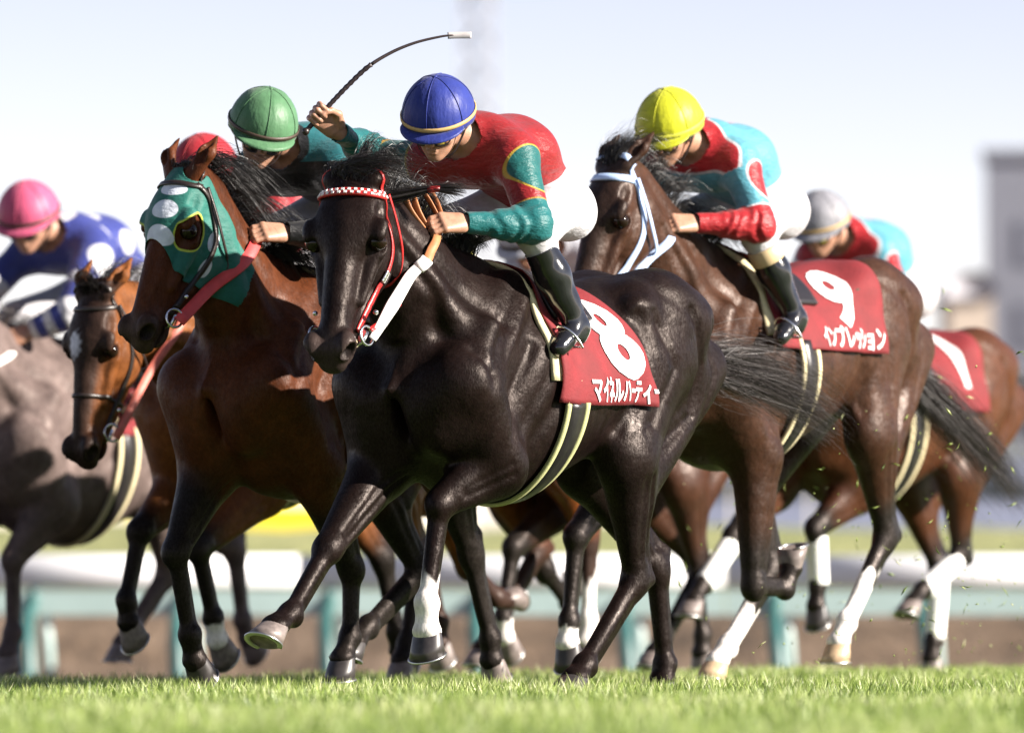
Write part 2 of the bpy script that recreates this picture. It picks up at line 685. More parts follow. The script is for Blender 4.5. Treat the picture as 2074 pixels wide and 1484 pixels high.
gx = np.unique(np.concatenate([np.linspace(-3000, -60, 30), np.arange(-60, 60, 1.0), np.linspace(60, 3000, 30)]))
gy = np.unique(np.concatenate([np.linspace(-200, -10, 12), np.arange(-10, 90, 1.0), np.linspace(90, 4000, 60)]))
sheet('dirt_ground', gx, gy, None, -0.012, M_dirt)
gx = np.arange(-30, 45, .5); gy = np.arange(-8, 90, .5)
sheet('turf', gx, gy, lambda x, y: (-math.cos(HEAD) * x + math.sin(HEAD) * (y - 30.3)) < 1.6, 0.0, M_soil)

# grass blades
m, nt, bs = new_mat('grass_blade')
a = nt.nodes.new('ShaderNodeAttribute'); a.attribute_name = 'tint'
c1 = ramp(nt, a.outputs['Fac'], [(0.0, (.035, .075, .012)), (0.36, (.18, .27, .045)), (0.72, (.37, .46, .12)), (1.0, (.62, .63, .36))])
nt.links.new(c1, bs.inputs['Base Color']); bs.inputs['Roughness'].default_value = .42
bs.inputs['Transmission Weight'].default_value = 0.0
tr = nt.nodes.new('ShaderNodeBsdfTranslucent'); nt.links.new(c1, tr.inputs['Color'])
ms = nt.nodes.new('ShaderNodeMixShader'); ms.inputs[0].default_value = .35
nt.links.new(bs.outputs[0], ms.inputs[1]); nt.links.new(tr.outputs[0], ms.inputs[2])
nt.links.new(ms.outputs[0], nt.nodes['Material Output'].inputs['Surface'])
M_grass = m


def grass(n, ylo, yhi, wide, hmin, hmax, w):
    y = rng.uniform(ylo ** 1.0, yhi, n)
    x = rng.uniform(-1, 1, n) * (wide[0] + (y - ylo) / (yhi - ylo) * (wide[1] - wide[0]))
    s = -math.cos(HEAD) * x + math.sin(HEAD) * (y - 30.3)
    ok = s < 1.5
    x, y = x[ok], y[ok]; n = len(x)
    z = ground_z(x, y)
    # clumps: shared height and tint
    q = np.sin(x * 5.1 + 1.3 * np.sin(y * 3.3)) * np.sin(y * 4.3 + 1.7 * np.sin(x * 2.9)) + .6 * np.sin(x * 13 + y * 9) * np.sin(y * 15 - x * 6)
    h = rng.uniform(hmin, hmax, n) * (1 + .32 * q)
    az = rng.uniform(0, 2 * math.pi, n); ln = rng.uniform(.05, .55, n) * h
    dx, dy = np.cos(az) * ln, np.sin(az) * ln
    fa = rng.uniform(0, math.pi, n); wx, wy = np.cos(fa) * w / 2, np.sin(fa) * w / 2
    P = np.zeros((n, 5, 3))
    P[:, 0] = np.stack([x - wx, y - wy, z], 1); P[:, 1] = np.stack([x + wx, y + wy, z], 1)
    P[:, 2] = np.stack([x - wx * .8 + dx * .35, y - wy * .8 + dy * .35, z + h * .6], 1)
    P[:, 3] = np.stack([x + wx * .8 + dx * .35, y + wy * .8 + dy * .35, z + h * .6], 1)
    P[:, 4] = np.stack([x + dx, y + dy, z + h * .98], 1)
    i = np.arange(n) * 5
    quads = np.stack([i, i + 1, i + 3, i + 2], 1); tris = np.stack([i + 2, i + 3, i + 4], 1)
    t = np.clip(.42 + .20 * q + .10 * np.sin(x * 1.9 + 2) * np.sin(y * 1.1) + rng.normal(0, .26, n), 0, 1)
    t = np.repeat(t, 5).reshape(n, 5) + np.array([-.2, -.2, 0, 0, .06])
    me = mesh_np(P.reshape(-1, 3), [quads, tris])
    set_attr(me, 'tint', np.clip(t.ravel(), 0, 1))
    return link('turf_grass', me, M_grass, None, False)


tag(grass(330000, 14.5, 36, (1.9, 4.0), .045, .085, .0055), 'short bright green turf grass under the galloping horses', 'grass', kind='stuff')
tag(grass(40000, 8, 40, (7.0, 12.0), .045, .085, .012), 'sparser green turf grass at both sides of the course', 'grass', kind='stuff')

# running rail
M_railw = mat('rail_white', (.70, .70, .72), .35, var=.03, scale=2)
M_railt = mat('rail_teal', (.36, .47, .45), .4, var=.06, scale=3)
M_post = mat('post_teal', (.03, .105, .10), .4, var=.15, scale=4)
rail = empty('running_rail', (0, 55, -.45), R(-1.0))
tag(rail, 'white topped running rail on curved teal posts behind the horses', 'rail fence')
for k in range(-6, 7):
    b = MB()
    x0, x1 = k * 3.3 - 1.65 + .004, k * 3.3 + 1.65 - .004
    pr = [(math.cos(t) * .075, .92 + .13 + math.sin(t) * .125) for t in np.linspace(0, 2 * math.pi, 20, endpoint=False)]
    vs = [(x, p[0], p[1]) for x in (x0, x1) for p in pr]
    fs = [(i, (i + 1) % 20, 20 + (i + 1) % 20, 20 + i) for i in range(20)] + [tuple(range(19, -1, -1)), tuple(range(20, 40))]
    b.add(vs, fs); b.build('top_rail', M_railw, rail)
    b = MB(); b.box((x0, -.012, .71), (x1, .018, .915)); b.build('lower_board', M_railt, rail, False)
for k in range(-17, 18):
    x = k * 1.15 - .25
    b = MB()
    pth = catmull([(x, -.62, 0), (x, -.60, .28), (x - .02, -.5, .55), (x - .03, -.3, .70), (x - .02, -.06, .78), (x, .05, .95)], 6)
    b.tube(pth, np.linspace(.075, .045, len(pth)), 10)
    b.build('post', M_post, rail)
    b = MB(); b.tube([(x + .12, .12, 0), (x + .07, .06, .9)], [.05, .04], 8); b.build('brace', M_railt, rail)

# bank, board, stand wall, buildings and mast far behind
m, nt, bs = new_mat('bank_grass')
n1 = noise(nt, .9, 6, .65)
nt.links.new(ramp(nt, n1, [(.3, (.15, .17, .06)), (.7, (.30, .30, .13))]), bs.inputs['Base Color']); bs.inputs['Roughness'].default_value = .95
bump(nt, bs, noise(nt, 6, 4, .6), .8, .1)
M_bank = m
xs = np.linspace(-150, 150, 301); prof = [(-9, -.45), (-5, .1), (-2.4, .95), (-.8, 1.3), (0, 1.38), (3, 1.38), (9, 1.2), (30, -.45)]
vs = []; fs = []
for i, x in enumerate(xs):
    for (py, pz) in prof:
        vs.append((x, 92 + py + .4 * math.sin(x * .3), pz + .05 * math.sin(x * .9 + py) + .03 * math.sin(x * 2.3)))
n = len(prof)
for i in range(len(xs) - 1):
    for k in range(n - 1):
        fs.append((i * n + k, (i + 1) * n + k, (i + 1) * n + k + 1, i * n + k + 1))
me = mesh_py(vs, fs); tag(link('grass_bank', me, M_bank), kind='structure')

m, nt, bs = new_mat('soil_bank')
n1 = noise(nt, .8, 6, .65); n2 = noise(nt, 5, 5, .65)
c1 = ramp(nt, n1, [(.3, (.05, .034, .022)), (.5, (.12, .08, .05)), (.7, (.21, .15, .105))])
nt.links.new(mixc(nt, 1.0, c1, ramp(nt, n2, [(.3, (.6, .6, .6)), (.7, (1.3, 1.3, 1.3))]), 'MULTIPLY'), bs.inputs['Base Color']); bs.inputs['Roughness'].default_value = .95
bump(nt, bs, n2, .9, .12)
vs = []; fs = []
prof = [(-2.2, -.47), (-1.2, -.3), (-.5, .0), (0, .2), (.6, .28), (2.0, .27), (4, -.47)]
for i, x in enumerate(xs):
    for (py, pz_) in prof:
        vs.append((x, 72 + py + .15 * math.sin(x * 1.7), pz_ + (.03 * math.sin(x * 2.9 + py) + .02 * math.sin(x * 6.1 + 2 * py)) * (pz_ > -.4)))
n = len(prof)
for i in range(len(xs) - 1):
    for k in range(n - 1):
        fs.append((i * n + k, (i + 1) * n + k, (i + 1) * n + k + 1, i * n + k + 1))
tag(link('soil_bank', mesh_py(vs, fs), m), kind='structure')

brd = empty('advertising_board', (-3.9, 97, 1.3))
tag(brd, 'long plain yellow board standing on the grass bank', 'board')
b = MB(); b.box((-1.35, -.03, .05), (1.35, .03, .42)); b.build('panel', mat('board_yellow', (.85, .68, .03), .5, var=.04), brd, False)
for x in (-1.2, 0, 1.2):
    b = MB(); b.box((x - .03, .034, -.1), (x + .03, .08, .4)); b.build('leg', M_post, brd, False)

M_wall = mat('stand_blue_grey', (.20, .22, .33), .7, var=.12, scale=1.2)
M_roofw = mat('stand_roof_white', (.8, .8, .82), .6, var=.04)
std = empty('low_stand', (7.2, 110, -.45))
tag(std, 'low blue grey stand wall with white canopy beyond the rail', 'stand')
for k in range(10):
    b = MB(); b.box((-5 + k * 1.2 + .02, -.1, 1.2), (-3.8 + k * 1.2 - .02, .1, 2.75)); b.build('wall_panel', M_wall, std, False)
b = MB(); b.box((-5.2, -.3, 2.76), (7.2, 2.2, 2.9)); b.build('coping', M_wall, std, False)
b = MB()
for k in range(2):
    pr = [(math.cos(t) * 1.0, 2.9 + .62 * math.sin(t)) for t in np.linspace(0, math.pi, 12)]
vs = [(p[0], y, p[1]) for y in (0.0, 1.6) for p in pr]
b.add(vs, [(i, i + 1, 13 + i, 12 + i) for i in range(11)] + [tuple(range(12)), tuple(range(23, 11, -1)), (0, 12, 23, 11)])
o = b.build('canopy', M_roofw, std, True)

M_bld = mat('building_grey', (.25, .26, .31), .8, var=.05, scale=.3)
M_win = mat('window_glass', (.225, .235, .285), .25, var=.05, scale=.3)
gb = empty('grey_office_block', (18.6, 205, -.45), R(-6))
tag(gb, 'tall plain grey block at the right edge of the background', 'building')
b = MB(); b.box((-4.9, 0, 0), (7, 9, 13.9)); b.build('wall', M_bld, gb, False)
b = MB(); b.box((-5.02, -.12, 13.9), (7.1, 9.1, 14.15)); b.build('parapet', M_bld, gb, False)
for fl in range(5):
    for k in range(4):
        b = MB(); b.box((-3.9 + k * 2.6, -.05, 1.2 + fl * 2.4), (-2.1 + k * 2.6, -.01, 2.5 + fl * 2.4)); b.build('window', M_win, gb, False)

M_tan = mat('building_tan', (.50, .42, .35), .8, var=.06, scale=.4)
tb = empty('tan_pavilion', (12.2, 190, -.45))
tag(tb, 'pale tan pavilion with rounded roof left of the grey block', 'building')
b = MB(); b.box((-1.3, 0, 0), (.75, 6, 7.6)); b.build('wall', M_tan, tb, False)
b = MB(); b.box((-.45, .5, 7.6), (.7, 5.5, 9.2)); b.build('tower', M_tan, tb, False)
b = MB()
pr = [(0.12 + math.cos(t) * .72, 9.2 + .7 * math.sin(t)) for t in np.linspace(0, math.pi, 14)]
vs = [(p[0], y, p[1]) for y in (.3, 5.7) for p in pr]
b.add(vs, [(i, i + 1, 15 + i, 14 + i) for i in range(13)] + [tuple(range(14)), tuple(range(27, 13, -1)), (0, 14, 27, 13)])
b.build('roof', mat('roof_slate', (.42, .41, .45), .7), tb)

M_leaf = mat('far_leaf', (.26, .24, .22), .8, var=.3, scale=3)
M_bark = mat('bark', (.10, .07, .05), .9)


def tree(name, loc, h, r, label, n=900):
    t = empty(name, loc)
    tag(t, label, 'tree', 'trees far behind the course')
    b = MB()
    b.tube(catmull([(0, 0, 0), (.1, 0, h * .3), (0, .1, h * .6), (.1, 0, h * .85)], 5), np.linspace(.22, .05, 16), 7)
    for k in range(6):
        a = k * 1.05; z = h * (.35 + .07 * k)
        b.tube([(0, 0, z), (math.cos(a) * r * .5, math.sin(a) * r * .5, z + h * .15), (math.cos(a) * r * .8, math.sin(a) * r * .8, z + h * .2)], [.08, .05, .02], 5)
    b.build('trunk', M_bark, t)
    c = rng.normal(size=(26, 3)); c /= np.linalg.norm(c, axis=1)[:, None]; c *= rng.uniform(.3, .95, (26, 1))
    p = c[rng.integers(0, 26, n)] + rng.normal(0, .17, (n, 3))
    p = p * V(r, r, h * .36) + V(0, 0, h * .66)
    d1 = rng.normal(size=(n, 3)) * .2; d2 = rng.normal(size=(n, 3)) * .2
    v = np.stack([p - d1, p + d2, p + d1, p - d2], 1).reshape(-1, 3)
    i = np.arange(n) * 4
    link('crown', mesh_np(v, np.stack([i, i + 1, i + 2, i + 3], 1)), M_leaf, t, False)


tree('bare_tree', (10.9, 186, -.45), 7.0, 1.7, 'soft brown tree in front of the tan pavilion')

M_mast = mat('mast_grey', (.30, .30, .33), .5, var=.02)
ms_ = empty('floodlight_mast', (-1.1, 230, -.45))
tag(ms_, 'pale floodlight mast rising behind the blue capped jockey', 'mast')
b = MB()
for sx_ in (-.62, .62):
    for sy_ in (-.62, .62):
        b.tube([(sx_, sy_, 0), (sx_ * .8, sy_ * .8, 24)], [.055, .05], 6)
for k in range(20):
    z0, z1 = k * 1.2, (k + 1) * 1.2; w0_, w1_ = .62 * (1 - .2 * z0 / 24), .62 * (1 - .2 * z1 / 24)
    for sg in (-1, 1):
        b.tube([(-w0_, sg * w0_, z0), (w1_, sg * w1_, z1)], .032, 4); b.tube([(w0_, sg * w0_, z0), (-w1_, sg * w1_, z1)], .032, 4)
        b.tube([(sg * w0_, -w0_, z0), (sg * w1_, w1_, z1)], .032, 4)
    b.tube([(-w1_, -w1_, z1), (w1_, -w1_, z1)], .035, 4)
b.build('lattice_tower', M_mast, ms_)
b = MB(); b.box((-1.6, -.2, 24), (1.6, .2, 26)); b.build('lamp_frame', M_mast, ms_, False)

# ------------------------------------------------------------------ horses
M_coat = coat_mat('horse_coat', .42, .14)
M_coat_black = coat_mat('horse_coat_black', .37, .125)
M_coat_dark = coat_mat('horse_coat_dark', .38, .20)


def hair_mat(name, rgb, rough=.4):
    m, nt, bs = new_mat(name)
    f = noise(nt, 40, 2)
    nt.links.new(ramp(nt, f, [(.3, tuple(c * .5 for c in rgb)), (.7, tuple(c * 1.5 for c in rgb))]), bs.inputs['Base Color'])
    bs.inputs['Roughness'].default_value = rough
    bs.inputs['Specular IOR Level'].default_value = .45
    return m


M_hair = hair_mat('mane_black', (.012, .010, .010))
M_hair_t = hair_mat('tail_grey_brown', (.030, .024, .023), .5)
M_hair_b = hair_mat('mane_brown', (.03, .018, .012))
M_eye = mat('horse_eye', (.010, .005, .003), .10, var=.1, spec=.30)
M_hoof = mat('hoof_horn', (.16, .13, .12), .45, var=.35, scale=40)
M_hoof_d = mat('hoof_dark', (.035, .03, .03), .4, var=.3, scale=40)
M_hoof_p = mat('hoof_pale', (.42, .30, .19), .45, var=.25, scale=40)
M_shoe = mat('horseshoe_aluminium', (.55, .55, .55), .35, metal=1.0)
M_metal = mat('bit_steel', (.75, .75, .75), .2, metal=1.0)
M_leather_d = mat('dark_leather', (.02, .013, .011), .38, var=.2, bmp=.2)
M_leather_b = mat('tan_leather', (.38, .15, .06), .5, var=.2, bmp=.2)
M_strap_red = mat('red_bridle', (.42, .02, .02), .35, var=.15, bmp=.2)
M_rein_white = mat('white_rein', (.80, .77, .74), .5, var=.06)
M_rein_red = mat('red_rein', (.62, .06, .06), .5, var=.12, bmp=.3)
M_rein_orange = mat('faded_red_rein', (.55, .14, .10), .55, var=.15, bmp=.3)
M_blue_tape = mat('pale_blue_bridle', (.42, .55, .80), .45, var=.08)
M_cream = mat('cream_felt', (.66, .58, .36), .9, var=.1, scale=60, bmp=.5)
M_cream2 = mat('olive_felt', (.42, .42, .20), .9, var=.12, scale=60, bmp=.5)
M_cloth_red = mat('number_cloth_red', (.155, .0075, .011), .8, var=.16, scale=14, bmp=.5)
M_print = mat('cloth_print_white', (.70, .68, .68), .7, var=.03)
M_sad = mat('saddle_black', (.015, .013, .014), .35, var=.2, bmp=.2)
M_white_felt = mat('white_felt', (.78, .78, .76), .8, var=.05, bmp=.3)

TRUNK = [(-1.00, 1.20, 1.10, .03), (-.96, 1.31, 1.0, .10), (-.88, 1.41, .98, .18), (-.74, 1.48, .96, .235), (-.55, 1.525, .94, .262),
         (-.32, 1.505, .89, .275), (-.08, 1.46, .80, .285), (.14, 1.46, .725, .295), (.30, 1.505, .695, .28), (.42, 1.53, .695, .25),
         (.55, 1.50, .725, .222), (.68, 1.40, .82, .185), (.79, 1.26, .92, .12), (.86, 1.14, 1.02, .04)]


def rot_head(pitch, yaw, roll=0.0):
    p, y = R(pitch), R(yaw)
    f = V(math.cos(p) * math.cos(y), math.cos(p) * math.sin(y), -math.sin(p))
    u = V(math.sin(p) * math.cos(y), math.sin(p) * math.sin(y), math.cos(p))
    l = np.cross(u, f)
    if roll:
        c, s_ = math.cos(R(roll)), math.sin(R(roll))
        l, u = l * c + u * s_, u * c - l * s_
    return np.stack([f, l, u], 1)


def chain_param(v, pts):
    """nearest distance and running parameter of v along a joint chain."""
    best = np.full(len(v), 9.0); par = np.zeros(len(v))
    for i in range(len(pts) - 1):
        a, b = np.asarray(pts[i]), np.asarray(pts[i + 1]); ba = b - a
        t = np.clip(((v - a) @ ba) / (ba @ ba), 0, 1)
        d = np.linalg.norm(v - a - t[:, None] * ba, axis=1)
        m = d < best
        best[m] = d[m]; par[m] = i + t[m]
    return best, par


def hoof(c, p, tilt, scale, mat_, parent):
    """c coronet centre, p pastern direction."""
    p = unit(p); Y = V(0, 1, 0); back = unit(np.cross(Y, p))
    n = unit(p * math.cos(tilt) + back * math.sin(tilt))       # sole normal
    fw = unit(-back - n * (-back @ n)); sd = np.cross(n, fw)
    vs, fs = [], []
    rows = [(-.012, .040, .0), (0, .046, .0), (.004, .0475, .002), (.04, .054, .014), (.078, .060, .028), (.0785, .05, .026), (.070, .04, .022)]
    seg = 22
    for (dn, r, sh) in rows:
        for k in range(seg):
            a = 2 * math.pi * k / seg
            x = math.cos(a); y = math.sin(a)
            rx = r * (1.12 if x > 0 else (.92 - .25 * max(0, -x - .75)))
            lift = (-.030 * x * (1 - dn / .078)) if dn >= 0 else -.03 * x
            vs.append(np.asarray(c) + scale * (fw * (rx * x + sh) + sd * (r * y) + n * (dn - lift * .55)))
    for i in range(len(rows) - 1):
        for k in range(seg):
            k2 = (k + 1) % seg
            fs.append((i * seg + k, i * seg + k2, (i + 1) * seg + k2, (i + 1) * seg + k))
    fs.append(tuple((len(rows) - 1) * seg + k for k in range(seg)))
    b = MB(); b.add(vs, fs)
    h = b.build('hoof', mat_, parent)
    b = MB(); pts = []
    for k in range(17):
        a = -2.35 + 4.7 * k / 16
        x = math.cos(a)
        rx = .055 * (1.12 if x > 0 else .95)
        pts.append(np.asarray(c) + scale * (fw * (rx * x + .028) + sd * (.055 * math.sin(a)) + n * .081))
    v, f = ribbon(pts, [n] * 17, .018 * scale, .006 * scale)
    b.add(v, f); b.build('horseshoe', M_shoe, h)


def make_horse(S):
    dz = S.get('dz', 0.0)
    st = S.get('res', .012); hs = S.get('hres', .009)
    root = empty('racehorse', (S['loc'][0], S['loc'][1], S.get('gz', 0.0)), math.atan2(HY, HX))
    root.scale = (S.get('scale', 1.0), S.get('scale', 1.0) * S.get('broad', 1.0), S.get('scale', 1.0))
    tag(root, S['label'], 'horse', 'racehorses galloping in the field')
    P = V(*S['poll']); Rh = rot_head(S['pitch'], S['yaw'], S.get('roll', 0))
    hk = S.get('hsc', 1.08); hw = hk * S.get('hwx', 1.08)
    H = lambda x, y, z: P + Rh @ V(x * hk, y * hw, z * hk)
    legs = S['legs']
    allp = np.array([H(.65, 0, 0), H(-.2, 0, .1), H(.3, 0, -.25)] + [q for l in legs.values() for q in l])
    lo = np.minimum(allp.min(0), V(-1.1, -.36, .6)) - .13; hi = np.maximum(allp.max(0), V(.9, .36, 1.62 + dz)) + .10
    hb = np.array([H(.66, .12, .1), H(.66, -.12, -.2), H(-.2, .13, .1), H(-.2, -.13, -.2), H(.66, .12, -.2), H(.66, -.12, .1), H(-.2, .13, -.2), H(-.2, -.13, .1)])
    F = Field(axis_grid(lo[0], hi[0], st, (hb[:, 0].min(), hb[:, 0].max(), hs)),
              axis_grid(lo[1], hi[1], st, (-.17, .17, hs)) if hs < st else axis_grid(lo[1], hi[1], st),
              axis_grid(lo[2], hi[2], st, (hb[:, 2].min(), hb[:, 2].max(), hs)))
    Yv = V(0, 1, 0)
    F.loft(TRUNK, .05, dz)
    # ---- trunk muscles
    for s in (-1, 1):
        side = 'L' if s > 0 else 'R'
        el, kn, fe, co = [V(*q) for q in legs[side + 'F']]
        sti, ho, hf, hc = [V(*q) for q in legs[side + 'H']]
        sh_top = V(.33, s * .12, 1.42 + dz); psh = V(.70, s * .165, 1.10 + dz) * .6 + (V(.70, s * .165, 1.10 + dz) + (el - V(.5, s * .17, .82 + dz)) * .5) * .4
        F.seg(sh_top, psh, .085, .125, .06, (Yv, .75))                       # scapula
        F.seg(psh, el, .125, .10, .06)                                       # upper arm
        F.seg(V(.30, s * .19, 1.16 + dz), el + V(-.03, 0, .05), .14, .085, .045, (Yv, .62))  # triceps
        F.seg(V(.60, s * .19, 1.28 + dz), psh + V(0, s * .02, 0), .06, .075, .035)  # shoulder ridge
        F.ell(V(.72, s * .085, 1.02 + dz), (.13, .10, .17), k=.05)           # pectoral
        F.seg(el + V(.06, -s * .05, .03), psh + V(.05, -s * .06, -.06), .085, .085, .06)
        hip = V(-.58, s * .13, 1.36 + dz); btk = V(-.90, s * .115, 1.20 + dz)
        F.seg(V(-.40, s * .15, 1.41 + dz), V(-.72, s * .14, 1.36 + dz), .09, .125, .06)     # gluteal
        F.seg(hip, sti, .19, .125, .07, (Yv, .70))                           # thigh
        F.seg(btk, sti * .45 + (ho + V(0, 0, .16)) * .55, .115, .075, .06, (Yv, .8))        # hamstring
        F.seg(V(-.36, s * .20, 1.36 + dz), sti + V(.05, s * .01, .08), .055, .07, .06, (Yv, .7))  # tensor/flank fold
        F.ell(V(-.34, s * .21, 1.395 + dz), (.06, .03, .04), k=.05)          # point of hip
        # ---- foreleg
        d1 = unit(kn - el); b1 = unit(np.cross(Yv, d1))
        F.seg(el, kn, .108, .050, .045, (Yv, .85))
        F.seg(el + d1 * .03 - b1 * .055, el + d1 * .24 - b1 * .025, .068, .038, .022)
        F.seg(el + d1 * .02 + b1 * .052, el + d1 * .22 + b1 * .02, .06, .030, .022)
        F.ell(kn, (.052, .048, .062), np.stack([b1, Yv, d1], 1), .02)
        F.seg(kn + b1 * .03, kn + b1 * .036 - d1 * .03, .022, .02, .02)
        d2 = unit(fe - kn); b2 = unit(np.cross(Yv, d2))
        F.seg(kn, fe - b2 * .004, .036, .027, .02, (Yv, .9))
        F.seg(kn + b2 * .028, fe + b2 * .026, .019, .018, .012)
        F.ell(fe, (.043, .037, .043), np.stack([b2, Yv, d2], 1), .02)
        F.ell(fe + b2 * .026, (.024, .03, .028), k=.015)
        F.seg(fe, co, .034, .040, .02); F.ell(co, (.046, .046, .03), k=.02)
        # ---- hind leg
        d3 = unit(ho - sti); b3 = unit(np.cross(Yv, d3))
        d4 = unit(hf - ho); b4 = unit(np.cross(Yv, d4))
        F.seg(sti, ho, .115, .045, .05, (Yv, .72))
        F.seg(sti + d3 * .06 + b3 * .05, sti + d3 * .28 + b3 * .035, .07, .03, .04, (Yv, .8))
        ph = ho + b4 * .055 - d4 * .055
        F.seg(ph, sti + d3 * .24 + b3 * .06, .019, .024, .02)
        F.seg(ph, ho + b4 * .035 + d4 * .05, .026, .024, .025)
        F.ell(ho, (.058, .044, .075), np.stack([b4, Yv, d4], 1), .025)
        F.seg(ho, hf - b4 * .004, .040, .029, .02, (Yv, .88))
        F.seg(ho + b4 * .04, hf + b4 * .028, .02, .019, .012)
        F.ell(hf, (.045, .039, .045), np.stack([b4, Yv, d4], 1), .02)
        F.ell(hf + b4 * .026, (.024, .03, .028), k=.015)
        F.seg(hf, hc, .035, .040, .02); F.ell(hc, (.046, .046, .03), k=.02)
    F.ell(V(.80, 0, 1.0 + dz), (.06, .018, .14), k=.04, cut=True)           # breast groove
    # ---- neck
    nb = V(.50, 0, 1.20 + dz); ne = H(.05, 0, -.10)
    nm = nb * .52 + ne * .48 + V(*S.get('neckmid', (0, 0, .0)))
    F.seg(nb, nm, .275, .185, .06, (Yv, .66)); F.seg(nm, ne, .185, .118, .06, (Yv, .66))
    crest0 = V(.34, 0, 1.47 + dz); crm = nm + unit(np.cross(Yv, nm - nb)) * -.0
    up_n = unit(np.cross(ne - nb, Yv)); up_n = up_n if up_n[2] > 0 else -up_n
    F.seg(crest0, nm + up_n * .125, .06, .055, .07, (Yv, .7)); F.seg(nm + up_n * .125, H(-.015, 0, -.01), .055, .06, .06, (Yv, .7))
    for s in (-1, 1):
        F.seg(nb + V(.12, s * .13, .05), nm + V(0, s * .085, 0) - up_n * .05, .07, .05, .05)      # brachiocephalic
        F.seg(nm + V(0, s * .085, 0) - up_n * .05, H(.09, s * .05, -.13), .05, .035, .05)
    # ---- head
    hr = Rh
    _F = F

    class HF:
        def ell(s_, c_, r_, rot=None, k=.04, cut=False): _F.ell(c_, np.asarray(r_) * V(hk, hw, hk), rot, k, cut)

        def seg(s_, a_, b_, ra, rb, k=.04, flat=None, cut=False): _F.seg(a_, b_, ra * hk, rb * hk, k, flat, cut)
    F = HF()
    F.ell(H(.09, 0, -.01), (.13, .082, .078), hr, .04)
    F.ell(H(.15, 0, .012), (.12, .092, .062), hr, .03)
    F.seg(H(.17, 0, .012), H(.50, 0, -.004), .062, .040, .03, (hr[:, 1], .92))
    F.seg(H(.20, 0, -.045), H(.49, 0, -.042), .072, .047, .03, (hr[:, 1], .86))
    for s in (-1, 1):
        F.ell(H(.175, s * .045, -.105), (.125, .042, .108), hr, .025)        # cheek
        F.seg(H(.23, s * .036, -.15), H(.47, s * .014, -.088), .042, .03, .025)  # jaw bar
        F.ell(H(.168, s * .086, .026), (.050, .024, .022), hr, .014)          # brow
        F.ell(H(.20, s * .084, -.030), (.040, .016, .012), hr, .012)          # lower lid
        F.seg(H(.225, s * .068, -.034), H(.385, s * .046, -.040), .024, .016, .022)  # facial crest
        F.ell(H(.555, s * .042, .004), (.050, .026, .038), hr, .014)           # nostril wing
        F.ell(H(.20, s * .094, -.006), (.034, .020, .021), hr, .008, cut=True)   # eye socket
        F.ell(H(.105, s * .088, .022), (.035, .016, .018), hr, .02, cut=True)   # temple hollow
        F.ell(H(.255, s * .078, .022), (.045, .016, .018), hr, .025, cut=True)
        F.seg(H(.35, s * .070, .004), H(.47, s * .058, -.010), .015, .014, .026, cut=True)   # hollow beside the nose
        # ears
        et = S.get('ear', (-.17, .07, .045)); e0 = H(-.005, s * .052, .035)
        e1 = H(et[0] * .5, s * et[1] * .95 + s * .004, et[2] * .6 + .03); e2 = H(et[0], s * et[1], et[2])
        F.seg(e0, e1, .030, .032, .02, (hr[:, 2] * .9 + hr[:, 1] * s * .3, .6)); F.seg(e1, e2, .032, .006, .012, (hr[:, 2] * .9 + hr[:, 1] * s * .3, .6))
        io = hr[:, 2] * .022 + hr[:, 1] * s * .012
        if not S.get('pinned'): F.seg(e0 * .45 + e1 * .55 + io, e1 * .35 + e2 * .65 + io * .7, .017, .008, .008, cut=True)
    F.ell(H(.535, 0, -.028), (.075, .050, .054), hr, .025)
    F.ell(H(.592, 0, -.048), (.030, .034, .036), hr, .02)                   # upper lip
    F.ell(H(.53, 0, -.094), (.052, .034, .026), hr, .018)                   # chin
    F.ell(H(.575, 0, -.082), (.075, .09, .0055), hr, .006, cut=True)        # mouth
    for s in (-1, 1):
        F.ell(H(.582, s * .058, .004), (.036, .026, .027), hr, .005, cut=True)  # nostril
    F = _F
    v, Q = F.mesh()
    v = relax(v, Q, 1, .35)
    # ---- muscle lines: shallow grooves and ridges worked into the surface
    n = normals(v, Q)
    lat = smooth(.25, .6, np.abs(n[:, 1]))
    disp = np.zeros(len(v))

    def line(pl, A, w, s, need=.06):
        pl = np.array([(q[0], 0, q[-1]) for q in pl]); d, _ = chain_param(v * V(1, 0, 1), pl)
        return A * np.exp(-(d / w) ** 2) * lat * smooth(need, need + .04, v[:, 1] * s)
    for s in (-1, 1):
        side = 'L' if s > 0 else 'R'
        el, kn, fe, co = [V(*q) for q in legs[side + 'F']]; sti, ho, hf, hc = [V(*q) for q in legs[side + 'H']]
        z = lambda x, zz: (x, zz + dz)
        e_ = (el[0], el[2]); t_ = (sti[0], sti[2])
        disp += line([z(.38, 1.46), z(.60, 1.26), z(.70, 1.10)], -.012, .028, s)
        disp += line([z(.34, 1.42), z(.50, 1.25), z(.60, 1.12)], .009, .022, s)
        disp += line([z(.17, 1.34), z(.24, 1.12), (e_[0] - .12, e_[1] + .08), (e_[0] - .10, e_[1] - .02)], -.013, .034, s)
        disp += line([z(.40, 1.24), z(.52, 1.06), (e_[0] + .05, e_[1] + .10)], -.013, .024, s)
        disp += line([z(.30, 1.22), z(.38, 1.08), (e_[0] - .02, e_[1] + .10)], -.005, .022, s)
        disp += line([z(.12, 1.30), z(.16, 1.0), z(.10, .85)], -.003, .03, s)
        for k in range(5):
            disp += line([z(-.02 - k * .075, 1.28), z(-.06 - k * .08, 1.1), z(-.03 - k * .06, .95)], -.0035, .016, s)
        disp += line([z(-.30, 1.36), z(-.29, 1.15), (t_[0] + .13, t_[1] + .10)], -.014, .035, s)
        disp += line([z(-.37, 1.38), z(-.46, 1.18), (t_[0] - .04, t_[1] + .12)], -.009, .020, s)
